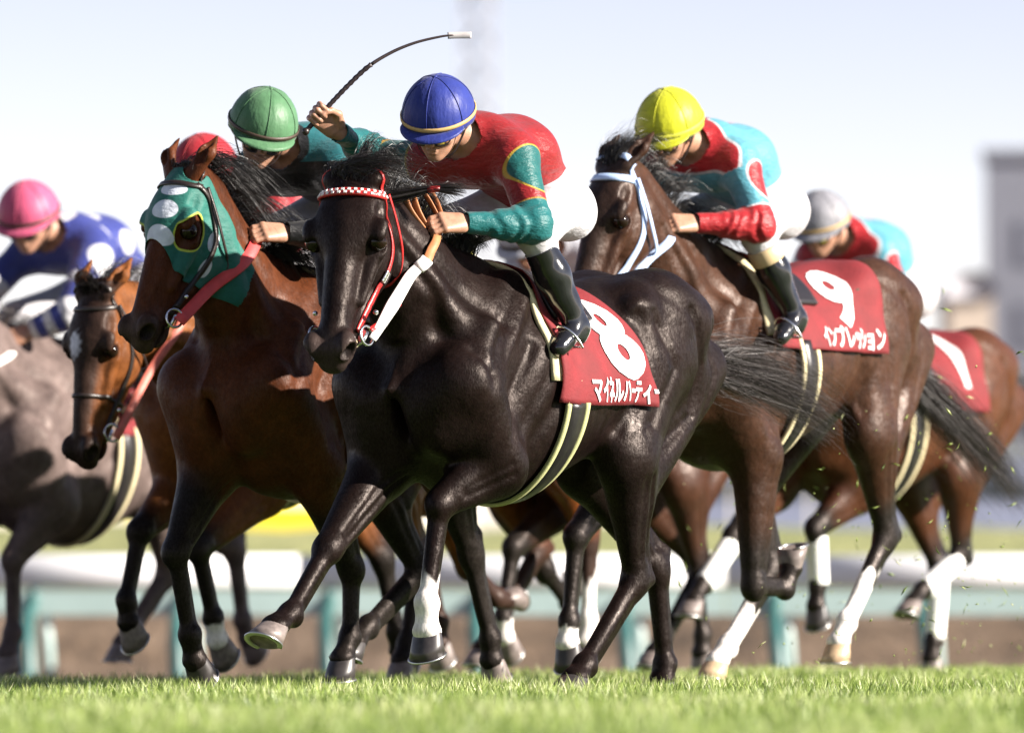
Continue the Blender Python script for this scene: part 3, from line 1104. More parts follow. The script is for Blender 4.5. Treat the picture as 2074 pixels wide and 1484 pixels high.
        disp += line([z(-.60, 1.40), z(-.70, 1.20), z(-.68, 1.02), (t_[0] - .16, t_[1] + .02)], -.012, .022, s)
        disp += line([z(-.76, 1.36), z(-.83, 1.17), z(-.76, .98)], -.008, .020, s)
        disp += line([z(-.44, 1.46), z(-.60, 1.38)], -.007, .03, s)
        ds_ = unit(kn - el); bk = unit(np.cross(Yv, ds_))
        for o_, A in ((.012, -.009), (-.03, -.006)):
            disp += line([el + ds_ * .05 + bk * o_, kn - ds_ * .06 + bk * o_ * .5], A, .012, s, .02)
        ds_ = unit(ho - sti); bk = unit(np.cross(Yv, ds_))
        for o_, A in ((.035, -.010), (-.02, -.006)):
            disp += line([sti + ds_ * .08 + bk * o_, ho - ds_ * .08 + bk * o_ * .8], A, .014, s, .02)
        hj = H(.13, 0, -.19)
        disp += line([nb + V(.20, 0, -.06), nm - up_n * .085, hj], -.014, .024, s, .03)
        disp += line([nb + V(.02, 0, .12), nm + up_n * .02, H(.0, 0, -.09)], -.009, .028, s, .03)
    v = v + n * disp[:, None]
    # ---- coat colour
    body = np.array(S['body']); pts_c = np.array(S.get('points', (.010, .008, .007)))
    c = np.tile(body, (len(v), 1))
    hl = (v - P) @ Rh / V(hk, hw, hk)                                                       # head coordinates
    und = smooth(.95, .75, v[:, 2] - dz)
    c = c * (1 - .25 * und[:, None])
    for nm_, l in legs.items():
        d, t = chain_param(v, l)
        near = smooth(.16, .11, d)
        w = near * smooth(S.get('stock', .65), S.get('stock', .65) + .35, t)
        c = c * (1 - w[:, None]) + pts_c * w[:, None]
        sk = S.get('socks', {}).get(nm_)
        if sk is not None:
            wob = .06 * np.sin(v[:, 0] * 70 + v[:, 1] * 95) + .05 * np.sin(v[:, 1] * 160 + v[:, 2] * 40)
            w = smooth(.13, .11, d) * smooth(sk - .04, sk + .04, t + wob)
            c = c * (1 - w[:, None]) + np.array(S.get('sockcol', (.74, .71, .68))) * w[:, None]
    inhead = (np.abs(hl[:, 1]) < .14) & (hl[:, 0] > -.05) & (hl[:, 0] < .7) & (hl[:, 2] > -.3) & (hl[:, 2] < .14)
    mz = inhead * smooth(S.get('mz', .44), .56, hl[:, 0])
    c = c * (1 - .9 * mz[:, None]) + np.array(S.get('muzzle', (.014, .011, .011))) * .9 * mz[:, None]
    inner = inhead * smooth(.035, .012, np.linalg.norm((hl - V(.574, 0, 0)) * V(.7, 0, 1) + (np.abs(hl[:, 1:2]) - .045) * V(0, 1, 0), axis=1))
    c = c * (1 - inner[:, None]) + np.array((.006, .004, .004)) * inner[:, None]
    if 'face' in S:                                                         # darker face front
        w = inhead * smooth(-.03, .035, hl[:, 2]) * S.get('facew', .9)
        c = c * (1 - w[:, None]) + np.array(S['face']) * w[:, None]
    if 'star' in S:
        sx, sy, sz, sr = S['star']
        q = np.linalg.norm((hl - V(sx, sy, sz)) * V(.6, 1, .5), axis=1)
        w = inhead * smooth(sr, sr * .6, q + .006 * np.sin(hl[:, 0] * 200) * np.sin(hl[:, 1] * 170))
        c = c * (1 - w[:, None]) + np.array((.62, .64, .70)) * w[:, None]
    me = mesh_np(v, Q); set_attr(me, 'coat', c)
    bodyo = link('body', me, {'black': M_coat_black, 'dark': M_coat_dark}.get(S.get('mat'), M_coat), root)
    bv = bvh_of(v, Q)
    # ---- eyes
    for s in (-1, 1):
        b = MB(); b.ball(H(.200, s * .0795, .002), .030 * hk, 18, 12); b.build('eye', M_eye, root)
    # ---- hooves
    hm = {'d': M_hoof_d, 'g': M_hoof, 'p': M_hoof_p}
    for nm_, l in legs.items():
        l = [V(*q) for q in l]
        hoof(l[3], l[3] - l[2], R(S.get('tilt', {}).get(nm_, 38)), 1.0, hm[S.get('hoofc', {}).get(nm_, 'g')], root)
    for nm_ in S.get('wraps', ()):
        l = [V(*q) for q in legs[nm_]]
        dd = unit(l[2] - l[1]); bk = unit(np.cross(V(0, 1, 0), dd))
        b = MB(); tq = np.linspace(.14, .98, 22)
        b.tube([l[1] * (1 - t_) + l[2] * t_ + bk * .012 for t_ in tq], [.049 + .0015 * math.sin(t_ * 75) for t_ in tq], 14); b.build('leg_bandage', M_white_felt, root)
    HM = {'b': M_hair, 'n': M_hair_b}[S.get('hair', 'b')]
    # ---- mane
    rp = []
    for t in np.linspace(0, 1, 60):
        q = crest0 * (1 - t) + H(-.02, 0, 0) * t
        if t < 1: pass
        hit = bv.ray_cast(Vector((q[0], q[1], 2.6)), Vector((0, 0, -1)))
        if hit[0] is not None: rp.append(np.array(hit[0]))
    rp = np.array(rp)
    mn = S.get('mane', {})
    N = int(mn.get('n', 900) * 1.9); ln = mn.get('len', .16); blow = V(*mn.get('blow', (-.9, .35, .25)))
    i = rng.uniform(.05, 1, N) * (len(rp) - 1); a = i.astype(int).clip(0, len(rp) - 2)
    r0 = rp[a] + (rp[a + 1] - rp[a]) * (i - a)[:, None] + rng.normal(0, 1, (N, 3)) * V(.006, .010, .003) - V(0, 0, .004)
    L = ln * rng.uniform(.55, 1.15, N) * (1 + .25 * np.sin(i * .9))
    clump = np.floor(i * 1.3).astype(int); K = clump.max() + 1
    cd = rng.normal(0, .26, (K, 3))[clump]; cl = rng.uniform(.6, 1.15, K)[clump]
    dr = unit(blow) + cd + rng.normal(0, .09, (N, 3)); dr /= np.linalg.norm(dr, axis=1)[:, None]; L = L * cl
    m_ = 8; tt = np.linspace(0, 1, m_)
    up0 = V(0, 0, 1.0)
    S_ = r0[:, None, :] + L[:, None, None] * (dr[:, None, :] * (tt ** 1.2)[None, :, None] + up0 * (mn.get('lift', .35) * np.sin(tt * math.pi * .8))[None, :, None] + V(0, 0, -1) * (mn.get('drop', .25) * tt ** 2)[None, :, None])
    ctr = np.stack([np.bincount(clump, S_[:, :, k].mean(1) * 0 + r0[:, k], K) / np.maximum(np.bincount(clump, minlength=K), 1) for k in range(3)], 1)
    pull = (.75 * tt ** 1.5)[None, :, None] * rng.uniform(.3, 1, (N, 1, 1))
    S_ = S_ - (r0 - ctr[clump])[:, None, :] * pull
    S_ = S_ + rng.normal(0, .006, (N, 1, 3)) * np.sin(tt * 5 + rng.uniform(0, 6, (N, 1)))[:, :, None]
    link('mane', hair_mesh(S_, rng.uniform(.001, .0026, N)), HM, root)
    # ---- forelock
    fl = S.get('forelock', {})
    N = int(fl.get('n', 350) * 1.7); ln = fl.get('len', .17)
    r0 = np.array([H(x, y, z) for x, y, z in zip(rng.normal(-.015, .014, N), rng.normal(0, .022, N), np.full(N, .05))])
    r0, _ = snap(bv, r0, -.003)
    dr = V(*fl.get('dir', (.3, 0, .9))) + rng.normal(0, fl.get('spread', .22) * .45, (N, 3)); dr /= np.linalg.norm(dr, axis=1)[:, None]
    L = ln * rng.uniform(.5, 1.1, N)
    bend = V(*fl.get('bend', (-.6, .2, -.2)))
    S_ = r0[:, None, :] + L[:, None, None] * (dr[:, None, :] * tt[None, :, None] + bend * (tt ** 2)[None, :, None])
    K = 16; ck = rng.integers(0, K, N); cdir = rng.normal(0, .30, (K, 3))[ck]
    S_ = S_ + fl.get('clump', .7) * cdir[:, None, :] * (L[:, None] * (tt ** 1.3)[None, :])[:, :, None]
    link('forelock', hair_mesh(S_, rng.uniform(.001, .0026, N)), HM, root)
    # ---- tail
    tl = S.get('tail', {})
    tp = catmull([V(-.93, 0, 1.30 + dz)] + [V(*q) for q in tl.get('path', [(-1.05, 0, 1.30 + dz), (-1.25, .02, 1.24 + dz), (-1.6, .03, 1.05 + dz), (-1.85, .03, .88 + dz)])], 8)
    b = MB(); b.tube(tp[:12], np.linspace(.045, .018, 12), 8); b.build('dock', HM, root)
    N = tl.get('n', 900); m_ = 14; tt = np.linspace(0, 1, m_)
    st_i = rng.uniform(0, 10, N); ed = len(tp) - 1 - rng.uniform(0, 1, N) ** 2 * len(tp) * .5
    ii = st_i[:, None] + (ed - st_i)[:, None] * tt[None, :]
    a = ii.astype(int).clip(0, len(tp) - 2); fr = (ii - a)[:, :, None]
    C_ = tp[a] * (1 - fr) + tp[a + 1] * fr
    K = 40; ck = rng.integers(0, K, N); off = rng.normal(0, 1, (K, 1, 3))[ck] + rng.normal(0, .35, (N, 1, 3)); off *= tl.get('fat', .07) * np.sqrt(rng.uniform(.1, 1, (N, 1, 1)))
    wv = rng.normal(0, .02, (N, 1, 3)) * np.sin(tt * 7 + rng.uniform(0, 6, (N, 1)))[:, :, None]
    S_ = C_ + off * (np.sin(np.clip(tt * 1.05, 0, 1) * math.pi * .62) ** 1.1 + .12)[None, :, None] + wv
    link('tail', hair_mesh(S_, rng.uniform(.0008, .0021, N)), M_hair_t if S.get('hair', 'b') == 'b' else HM, root)
    S['hs3'] = V(hk, hw, hk); S['root'] = root; S['bvh'] = bv; S['H'] = H; S['Rh'] = Rh; S['v'] = v; S['Q'] = Q; S['hl'] = hl
    return S


def head_strap(S, pts, width, mat_, parent, name, thick=.005, off=.004, closed=False, snapit=True, n=7):
    P3 = [S['H'](*q) for q in pts]
    C_ = catmull(P3, n, closed)
    if snapit:
        p, nn = snap(S['bvh'], C_, off)
    else:
        p = C_; nn = np.tile(S['Rh'][:, 2], (len(p), 1))
    b = MB(); b.add(*ribbon(p, nn, width, thick, closed))
    return b.build(name, mat_, parent)


def route(bvh, p, s, off=.02):
    """keep a rein on the outside of the neck."""
    q = p.copy()
    for i in range(1, len(p) - 1):
        h, n_, k, d = bvh.ray_cast(Vector((p[i][0], s * .7, p[i][2])), Vector((0, -s, 0)))
        if h is not None and h.y * s + off > p[i][1] * s: q[i][1] = h.y + s * off
    for _ in range(4): q[1:-1] = np.maximum((q[:-2] + 2 * q[1:-1] + q[2:]) / 4 * V(1, s, 1), q[1:-1] * V(1, s, 1) - V(9, .004, 9)) * V(1, s, 1) if False else (q[:-2] + 2 * q[1:-1] + q[2:]) / 4
    return q


def free_rein(a, b, sag, width, mat_, parent, name, nrm=(0.2, .6, .8), thick=.004, n=18, bvh=None):
    a = np.asarray(a); b = np.asarray(b); t = np.linspace(0, 1, n)
    p = a[None] * (1 - t)[:, None] + b[None] * t[:, None]; p[:, 2] -= sag * np.sin(t * math.pi)
    if bvh is not None: p = route(bvh, p, 1 if nrm[1] > 0 else -1)
    m_ = MB(); m_.add(*ribbon(p, np.tile(unit(nrm), (n, 1)), width, thick))
    return m_.build(name, mat_, parent)


def make_bridle(S, main, brow=None, nose=None, rein=None, hands=None, throat=True, w=.02):
    root = S['root']
    br = empty('bridle', (0, 0, 0)); br.parent = root
    H = S['H']
    for s in (1, -1):
        head_strap(S, [(.47, s * .066, -.068), (.38, s * .075, -.085), (.28, s * .090, -.112), (.18, s * .096, -.108), (.08, s * .09, -.055), (.03, s * .08, .0)], w, main, br, 'cheek_strap')
        head_strap(S, [(.03, s * .08, .0), (-.02, s * .06, .03), (-.045, 0, .05)], w, main, br, 'crown_strap')
        m_ = MB(); m_.torus(H(.483, s * .066, -.075), S['Rh'][:, 1] * .9 + S['Rh'][:, 2] * .3, .033, .005); m_.build('bit_ring', M_metal, br)
        m_ = MB(); m_.ball(H(.40, s * .078, -.082), .009, 10, 6); m_.build('buckle', M_metal, br)
        m_ = MB(); m_.tube([H(.47, s * .066, -.075), H(.505, s * .058, -.077), H(.52, s * .03, -.078)], [.007, .007, .006], 8); m_.build('bit_bar', M_metal, br)
    if brow is not None:
        S['brow'] = head_strap(S, [(.04, .083, .0), (.05, .07, .05), (.055, .04, .075), (.058, 0, .083), (.055, -.04, .075), (.05, -.07, .05), (.04, -.083, 0)], w * 1.15, brow, br, 'browband', thick=.007, n=9)
    if throat:
        for s in (1, -1):
            C_ = push(S['bvh'], catmull([H(*q) for q in [(.03, s * .088, -.01), (.10, s * .102, -.07), (.17, s * .108, -.13), (.215, s * .085, -.20), (.22, s * .03, -.235)]], 7), .006)
            m_ = MB(); m_.add(*ribbon(C_, np.tile(S['Rh'][:, 1] * s, (len(C_), 1)), w * .6, .004)); m_.build('throat_lash', main, br)
    if nose is not None:
        head_strap(S, [(.36, .06, -.06), (.365, .055, .0), (.37, 0, .045), (.365, -.055, 0), (.36, -.06, -.06), (.37, -.04, -.12), (.375, 0, -.14), (.37, .04, -.12)], w * .95, nose, br, 'noseband', closed=True)
    if rein is not None and hands is not None:
        for s, hd in ((1, hands[0]), (-1, hands[1])):
            free_rein(H(.50, s * .08, -.085), hd, .0, .034, rein, br, 'rein', (.1, s * .75, .65), bvh=S['bvh'])
    S['bridle'] = br
    return br


def ring_pt(S, x, phi, off, zc):
    d = Vector((0, math.sin(phi), math.cos(phi)))
    c = Vector((x, 0, zc))
    h, n, i, dist = S['bvh'].ray_cast(c + d * 1.2, -d)
    if h is None:
        h = c + d * .28; n = d
    return np.array(h) + np.array(d) * off


def drape(S, xf, xr, ph0, ph1, off, nx, nph, zc, name, mat_, parent, amp=.003, solid=.005):
    """cloth laid over the barrel; xf / xr: callables of phi."""
    G = np.zeros((nx, nph, 3))
    phs = np.linspace(ph0, ph1, nph)
    for j, ph in enumerate(phs):
        for i in range(nx):
            x = xf(ph) + (xr(ph) - xf(ph)) * i / (nx - 1)
            G[i, j] = ring_pt(S, x, ph, off, zc)
    for _ in range(3):
        g = G.copy()
        g[1:-1] += G[:-2] + G[2:]; g[1:-1] /= 3
        h = g.copy(); h[:, 1:-1] += g[:, :-2] + g[:, 2:]; h[:, 1:-1] /= 3
        G = h
    G[:, :, 1] += amp * np.sin(np.linspace(0, 21, nx))[:, None] * np.linspace(.2, 1, nph)[None, :]
    v = G.reshape(-1, 3)
    i, j = np.meshgrid(np.arange(nx - 1), np.arange(nph - 1), indexing='ij'); i, j = i.ravel(), j.ravel()
    q = np.stack([i * nph + j, i * nph + j + 1, (i + 1) * nph + j + 1, (i + 1) * nph + j], 1)
    o = link(name, mesh_np(v, q), mat_, parent)
    if solid:
        md = o.modifiers.new('thick', 'SOLIDIFY'); md.thickness = solid; md.offset = 0
    return o, G, phs


def cloth_text(S, G, txt, uc, vc, height, width, embolden, name, parent, mat_, lift=.006, squeeze=True):
    """print on the left side of a cloth grid; uc, vc: centre as fractions (front-rear, top-bottom of the left half)."""
    cu = bpy.data.curves.new('t', 'FONT'); cu.body = txt; cu.size = 1.0; cu.offset = embolden; cu.resolution_u = 4
    to = bpy.data.objects.new('t', cu); col.objects.link(to)
    bpy.context.view_layer.update()
    dg = bpy.context.evaluated_depsgraph_get()
    me = bpy.data.meshes.new_from_object(to.evaluated_get(dg))
    bpy.data.objects.remove(to)
    bm = bmesh.new(); bm.from_mesh(me)
    bmesh.ops.remove_doubles(bm, verts=bm.verts, dist=1e-5)
    X = [q.co.x for q in bm.verts]; Y = [q.co.y for q in bm.verts]
    x0, x1, y0, y1 = min(X), max(X), min(Y), max(Y)
    for k in range(1, 20):
        for co, no in ((Vector((x0 + (x1 - x0) * k / 20, 0, 0)), Vector((1, 0, 0))), (Vector((0, y0 + (y1 - y0) * k / 20, 0)), Vector((0, 1, 0)))):
            bmesh.ops.bisect_plane(bm, geom=list(bm.verts) + list(bm.edges) + list(bm.faces), plane_co=co, plane_no=no, dist=1e-6)
    bmesh.ops.triangulate(bm, faces=bm.faces)
    nx, nph, _ = G.shape
    half = G[:, nph // 2:]                     # left side only
    nh = half.shape[1]
    Lu = np.linalg.norm(np.diff(half[:, nh // 2], axis=0), axis=1).sum()
    Lv = np.linalg.norm(np.diff(half[nx // 2], axis=0), axis=1).sum()
    dn = np.cross(np.gradient(half, axis=1), np.gradient(half, axis=0)); dn /= np.linalg.norm(dn, axis=2)[:, :, None] + 1e-9
    if dn[nx // 2, nh // 2, 1] < 0: dn = -dn
    for q in bm.verts:
        a = (q.co.x - x0) / (x1 - x0) - .5; b_ = (q.co.y - y0) / (y1 - y0) - .5
        fu = np.clip((uc + a * width / Lu) * (nx - 1), 0, nx - 1.001); fv = np.clip((vc - b_ * height / Lv) * (nh - 1), 0, nh - 1.001)
        i, j = int(fu), int(fv); s, t = fu - i, fv - j
        f = lambda A: A[i, j] * (1 - s) * (1 - t) + A[i + 1, j] * s * (1 - t) + A[i, j + 1] * (1 - s) * t + A[i + 1, j + 1] * s * t
        q.co = Vector(f(half) + f(dn) * lift)
    me2 = bpy.data.meshes.new('print'); bm.normal_update(); bm.to_mesh(me2); bm.free()
    return link(name, me2, mat_, parent)


def make_tack(S, xf, xr, ph_max, number=None, uc=.62, vc=.6, nh=.29, nw=.2, title=None, tw=.42, tv=.91, gx=.22, cloth=True, tu=None, th=.08):
    root = S['root']; dz = S.get('dz', 0); zc = 1.12 + dz
    ph = R(ph_max)
    # pad
    drape(S, lambda p: xf + .035, lambda p: xf - .12, -ph * .86, ph * .86, .008, 6, 40, zc, 'saddle_pad', M_cream, root, 0, .014)
    if cloth:
        xrr = xr if callable(xr) else (lambda p: xr)
        o, G, phs = drape(S, lambda p: xf, xrr, -ph, ph, .021, 34, 61, zc, 'saddle_cloth', M_cloth_red, root, .0065, .004)
        if number: cloth_text(S, G, number, uc, vc, nh, nw, .035, 'numeral', o, M_print)
        if title: cloth_text(S, G, title, tu or uc, tv, th, tw, .03, 'name_print', o, M_print)
    # saddle
    o, _, _ = drape(S, lambda p: .27 - .05 * abs(p), lambda p: -.05 + .06 * abs(p), -R(46), R(46), .034, 14, 25, zc, 'saddle', M_sad, root, 0, .018)
    # girth
    bands = [(0, .085, M_sad, 'girth', .012), (.052, .022, M_cream2 if S.get('olive') else M_cream, 'girth_edge', .014), (-.052, .022, M_cream2 if S.get('olive') else M_cream, 'girth_edge', .014)]
    for dx, w, m_, nm_, of in bands:
        TS = catmull(np.array(TRUNK, float), 24); TS = TS[np.argsort(TS[:, 0])]
        zt, zb, hw_ = [np.interp(gx + dx, TS[:, 0], TS[:, k]) for k in (1, 2, 3)]
        c_z, hh = (zt + zb) / 2 + dz, (zt - zb) / 2 + of
        path = []
        for p in np.linspace(ph - R(8), 2 * math.pi - ph + R(8), 60):
            u = math.cos(p); we = (hw_ + of) * (1 - .25 * max(u, 0) ** 1.5 - .10 * max(-u, 0) ** 2)
            path.append(V(gx + dx, we * math.sin(p), c_z + hh * u))
        path = np.array(path)
        cn = path - V(gx, 0, zc); cn[:, 0] = 0
        b = MB(); b.add(*ribbon(path, cn / np.linalg.norm(cn, axis=1)[:, None], w, .012)); b.build(nm_, m_, root)

# ------------------------------------------------------------------ jockeys
def skin_mat():
    m, nt, bs = new_mat('skin')
    f = noise(nt, 40, 4)
    nt.links.new(ramp(nt, f, [(.3, (.30, .155, .10)), (.7, (.42, .235, .16))]), bs.inputs['Base Color'])
    bs.inputs['Roughness'].default_value = .45
    bs.inputs['Subsurface Weight'].default_value = .15
    bs.inputs['Subsurface Radius'].default_value = (.01, .004, .002)
    bump(nt, bs, noise(nt, 260, 3), .25, .002)
    return m


M_skin = skin_mat()
M_breech = silk_mat('breeches_white', (.46, .455, .48), [], .6, .22)
M_boot = mat('boot_black', (.010, .010, .012), .16, var=.3, coat=.6, bmp=.1)
M_boot_top = mat('boot_top_tan', (.55, .42, .24), .5, var=.1)
M_lens_y = mat('goggle_lens_yellow', (.45, .36, .05), .08, var=.1, coat=1.0)
M_lens_d = mat('goggle_lens_dark', (.015, .012, .012), .06, coat=1.0)
M_gfr = mat('goggle_frame', (.02, .015, .015), .3)
M_band_t = mat('helmet_band_tan', (.50, .33, .12), .6)
M_band_k = mat('helmet_band_dark', (.05, .03, .02), .5)


def rot_face(pitch, yaw, roll=0):
    return rot_head(pitch, yaw, roll)


def hand(frame_o, xd, zd, thumb, spread=0.0, res=.0035):
    """closed fist round a rod that lies across the palm; thumb = +1/-1 side."""
    xd = unit(xd); zd = unit(np.asarray(zd) - xd * (np.asarray(zd) @ xd)); yd = np.cross(zd, xd)
    A = np.stack([xd, yd, zd], 1)
    F = Field(np.arange(-.05, .16, res), np.arange(-.075, .08, res), np.arange(-.095, .05, res))
    F.seg((-.04, 0, 0), (.01, 0, 0), .027, .027, .02, (V(0, 0, 1), .8))
    F.seg((.01, 0, 0), (.035, 0, 0), .03, .034, .02, (V(0, 0, 1), .55))
    ys = [.030, .010, -.011, -.030]; ln = [1.0, 1.06, 1.0, .84]
    for y, l in zip(ys, ln):
        F.seg((.015, y * .7, 0), (.082, y, .004), .018, .0145, .014)
        k = V(.084, y, .003)
        p1 = k + l * V(.036, 0, -.014); p2 = p1 + l * V(.004, 0, -.030); p3 = p2 + l * V(-.024, 0, -.010); p4 = p3 + l * V(-.014, 0, .010)
        F.ell(k, (.0125, .0105, .0115), k=.006)
        F.seg(k, p1, .0105, .0098, .004); F.seg(p1, p2, .0100, .0092, .004); F.seg(p2, p3, .0092, .0085, .004); F.seg(p3, p4, .0085, .0075, .004)
    th = [V(.012, .024 * thumb, -.010), V(.045, .046 * thumb, -.024), V(.082, .040 * thumb, -.040), V(.102, .018 * thumb, -.052)]
    F.seg(th[0], th[1], .019, .0145, .012); F.seg(th[1], th[2], .0135, .0115, .005); F.seg(th[2], th[3], .0115, .009, .004)
    v, Q = F.mesh()
    return v @ A.T + np.asarray(frame_o), Q, A


def build_shape(fn, lo, hi, step, fine=None):
    fx = fy = fz = None
    if fine is not None:
        (a, b, c), (d, e, f), fs = fine
        fx, fy, fz = (a, d, fs), (b, e, fs), (c, f, fs)
    F = Field(axis_grid(lo[0], hi[0], step, fx), axis_grid(lo[1], hi[1], step, fy), axis_grid(lo[2], hi[2], step, fz))
    fn(F)
    return F.mesh()


def helmet(Hf, Rm, parent, off, mat_, band, lens, strap_dark=True):
    hp = MB()
    seg, rows = 60, 14
    vs, fs = [], []
    cx, cz = -.008, .018
    for i in range(rows + 1):
        t = i / rows * R(98)
        for k in range(seg):
            a = 2 * math.pi * k / seg
            seam = 1 - .012 * max(0, 1 - abs(((a / (2 * math.pi) * 6) % 1) - 0) * 9 if ((a / (2 * math.pi) * 6) % 1) < .5 else 1 - (1 - ((a / (2 * math.pi) * 6) % 1)) * 9) * (1 if i > 0 else 0)
            rx, ry, rz = .146, .128, .144
            wr = 1 + .006 * math.sin(a * 17 + i) * (i / rows) ** 3
            vs.append(Hf(cx + rx * math.sin(t) * math.cos(a) * seam * wr, ry * math.sin(t) * math.sin(a) * seam * wr, cz + rz * math.cos(t) * seam))
    for i in range(rows):
        for k in range(seg):
            k2 = (k + 1) % seg
            fs.append((i * seg + k, (i + 1) * seg + k, (i + 1) * seg + k2, i * seg + k2))
    hp.add(vs, fs)
    hm = hp.build('helmet', mat_, parent); hm.location = off
    md = hm.modifiers.new('thick', 'SOLIDIFY'); md.thickness = .008; md.offset = -1
    # peak
    b = MB(); vs, fs = [], []
    n = 21
    for k in range(n):
        a = R(-62) + R(124) * k / (n - 1)
        w = math.cos(a * 90 / 62 * .98) ** .7 if abs(a) < R(61.9) else 0
        w = max(w, 0)
        for j in range(4):
            e = j / 3 * .040 * w
            vs.append(Hf(cx + (.145 + e) * math.cos(a), (.127 + e) * math.sin(a), cz - .006 - e * .55))
    for k in range(n - 1):
        for j in range(3):
            fs.append((k * 4 + j, k * 4 + j + 1, (k + 1) * 4 + j + 1, (k + 1) * 4 + j))
    b.add(vs, fs); p = b.build('peak', mat_, hm)
    md = p.modifiers.new('thick', 'SOLIDIFY'); md.thickness = .006
    # elastic band and button
    pth = [Hf(cx + .1485 * math.cos(a), .1305 * math.sin(a), cz + .010 - .006 * math.cos(a)) for a in np.linspace(0, 2 * math.pi, 40, endpoint=False)]
    nn = [Rm @ V(math.cos(a), math.sin(a), 0) for a in np.linspace(0, 2 * math.pi, 40, endpoint=False)]
    b = MB(); b.add(*ribbon(pth, nn, .014, .004, True)); b.build('band', band, hm)
    b = MB(); b.ball(Hf(cx, 0, cz + .144), (.008, .008, .005), 10, 6, Rm); b.build('button', mat_, hm)
    # piped seams of the cap cover
    b = MB()
    for q in range(6):
        a = 2 * math.pi * q / 6
        b.tube([Hf(cx + .1462 * math.sin(t) * math.cos(a), .1282 * math.sin(t) * math.sin(a), cz + .1442 * math.cos(t)) for t in np.linspace(.05, R(90), 14)], .0016, 5)
    b.build('seam', mat_, hm)
    # chin strap
    b = MB()
    for s in (-1, 1):
        pth = catmull([Hf(.0, s * .105, .0), Hf(.02, s * .088, -.05), Hf(.045, s * .055, -.105), Hf(.055, 0, -.128)], 6)
        b.add(*ribbon(pth, [Rm @ V(.3, s, -.2)] * len(pth), .012, .003))
    b.build('chin_strap', M_gfr, hm)
    # goggles
    b = MB()
    for s in (-1, 1):
        vs = []; fs = []
        m_ = 14
        for i in range(m_):
            a = 2 * math.pi * i / m_
            u = math.cos(a) * .034; w = math.sin(a) * .026
            ang = s * .40 + u / .095
            vs.append(Hf(.108 * math.cos(ang) + .006, .098 * math.sin(ang), -.022 + w))
        vs.append(Hf(.114 * math.cos(s * .40) + .008, .102 * math.sin(s * .40), -.022))
        fs = [(i, (i + 1) % m_, m_) for i in range(m_)]
        b.add(vs, fs)
    g = b.build('goggles', lens, parent); g.location = off
    b = MB()
    for s in (-1, 1):
        pth = [Hf(.108 * math.cos(s * .40 + math.cos(a) * .034 / .095) + .006, .098 * math.sin(s * .40 + math.cos(a) * .034 / .095), -.022 + math.sin(a) * .026) for a in np.linspace(0, 2 * math.pi, 24)]
        b.tube(pth, .0048, 6, False)
    b.tube([Hf(.112, -.012, -.018), Hf(.116, 0, -.016), Hf(.112, .012, -.018)], .004, 6)
    for s in (-1, 1):
        b.tube(catmull([Hf(.085, s * .073, -.02), Hf(.05, s * .102, -.012), Hf(0, s * .118, .005), Hf(-.06, s * .108, .02), Hf(-.13, s * .035, .03), Hf(-.138, 0, .03)], 5), .006, 6)
    b.build('goggle_frame', M_gfr, g)
    return hm


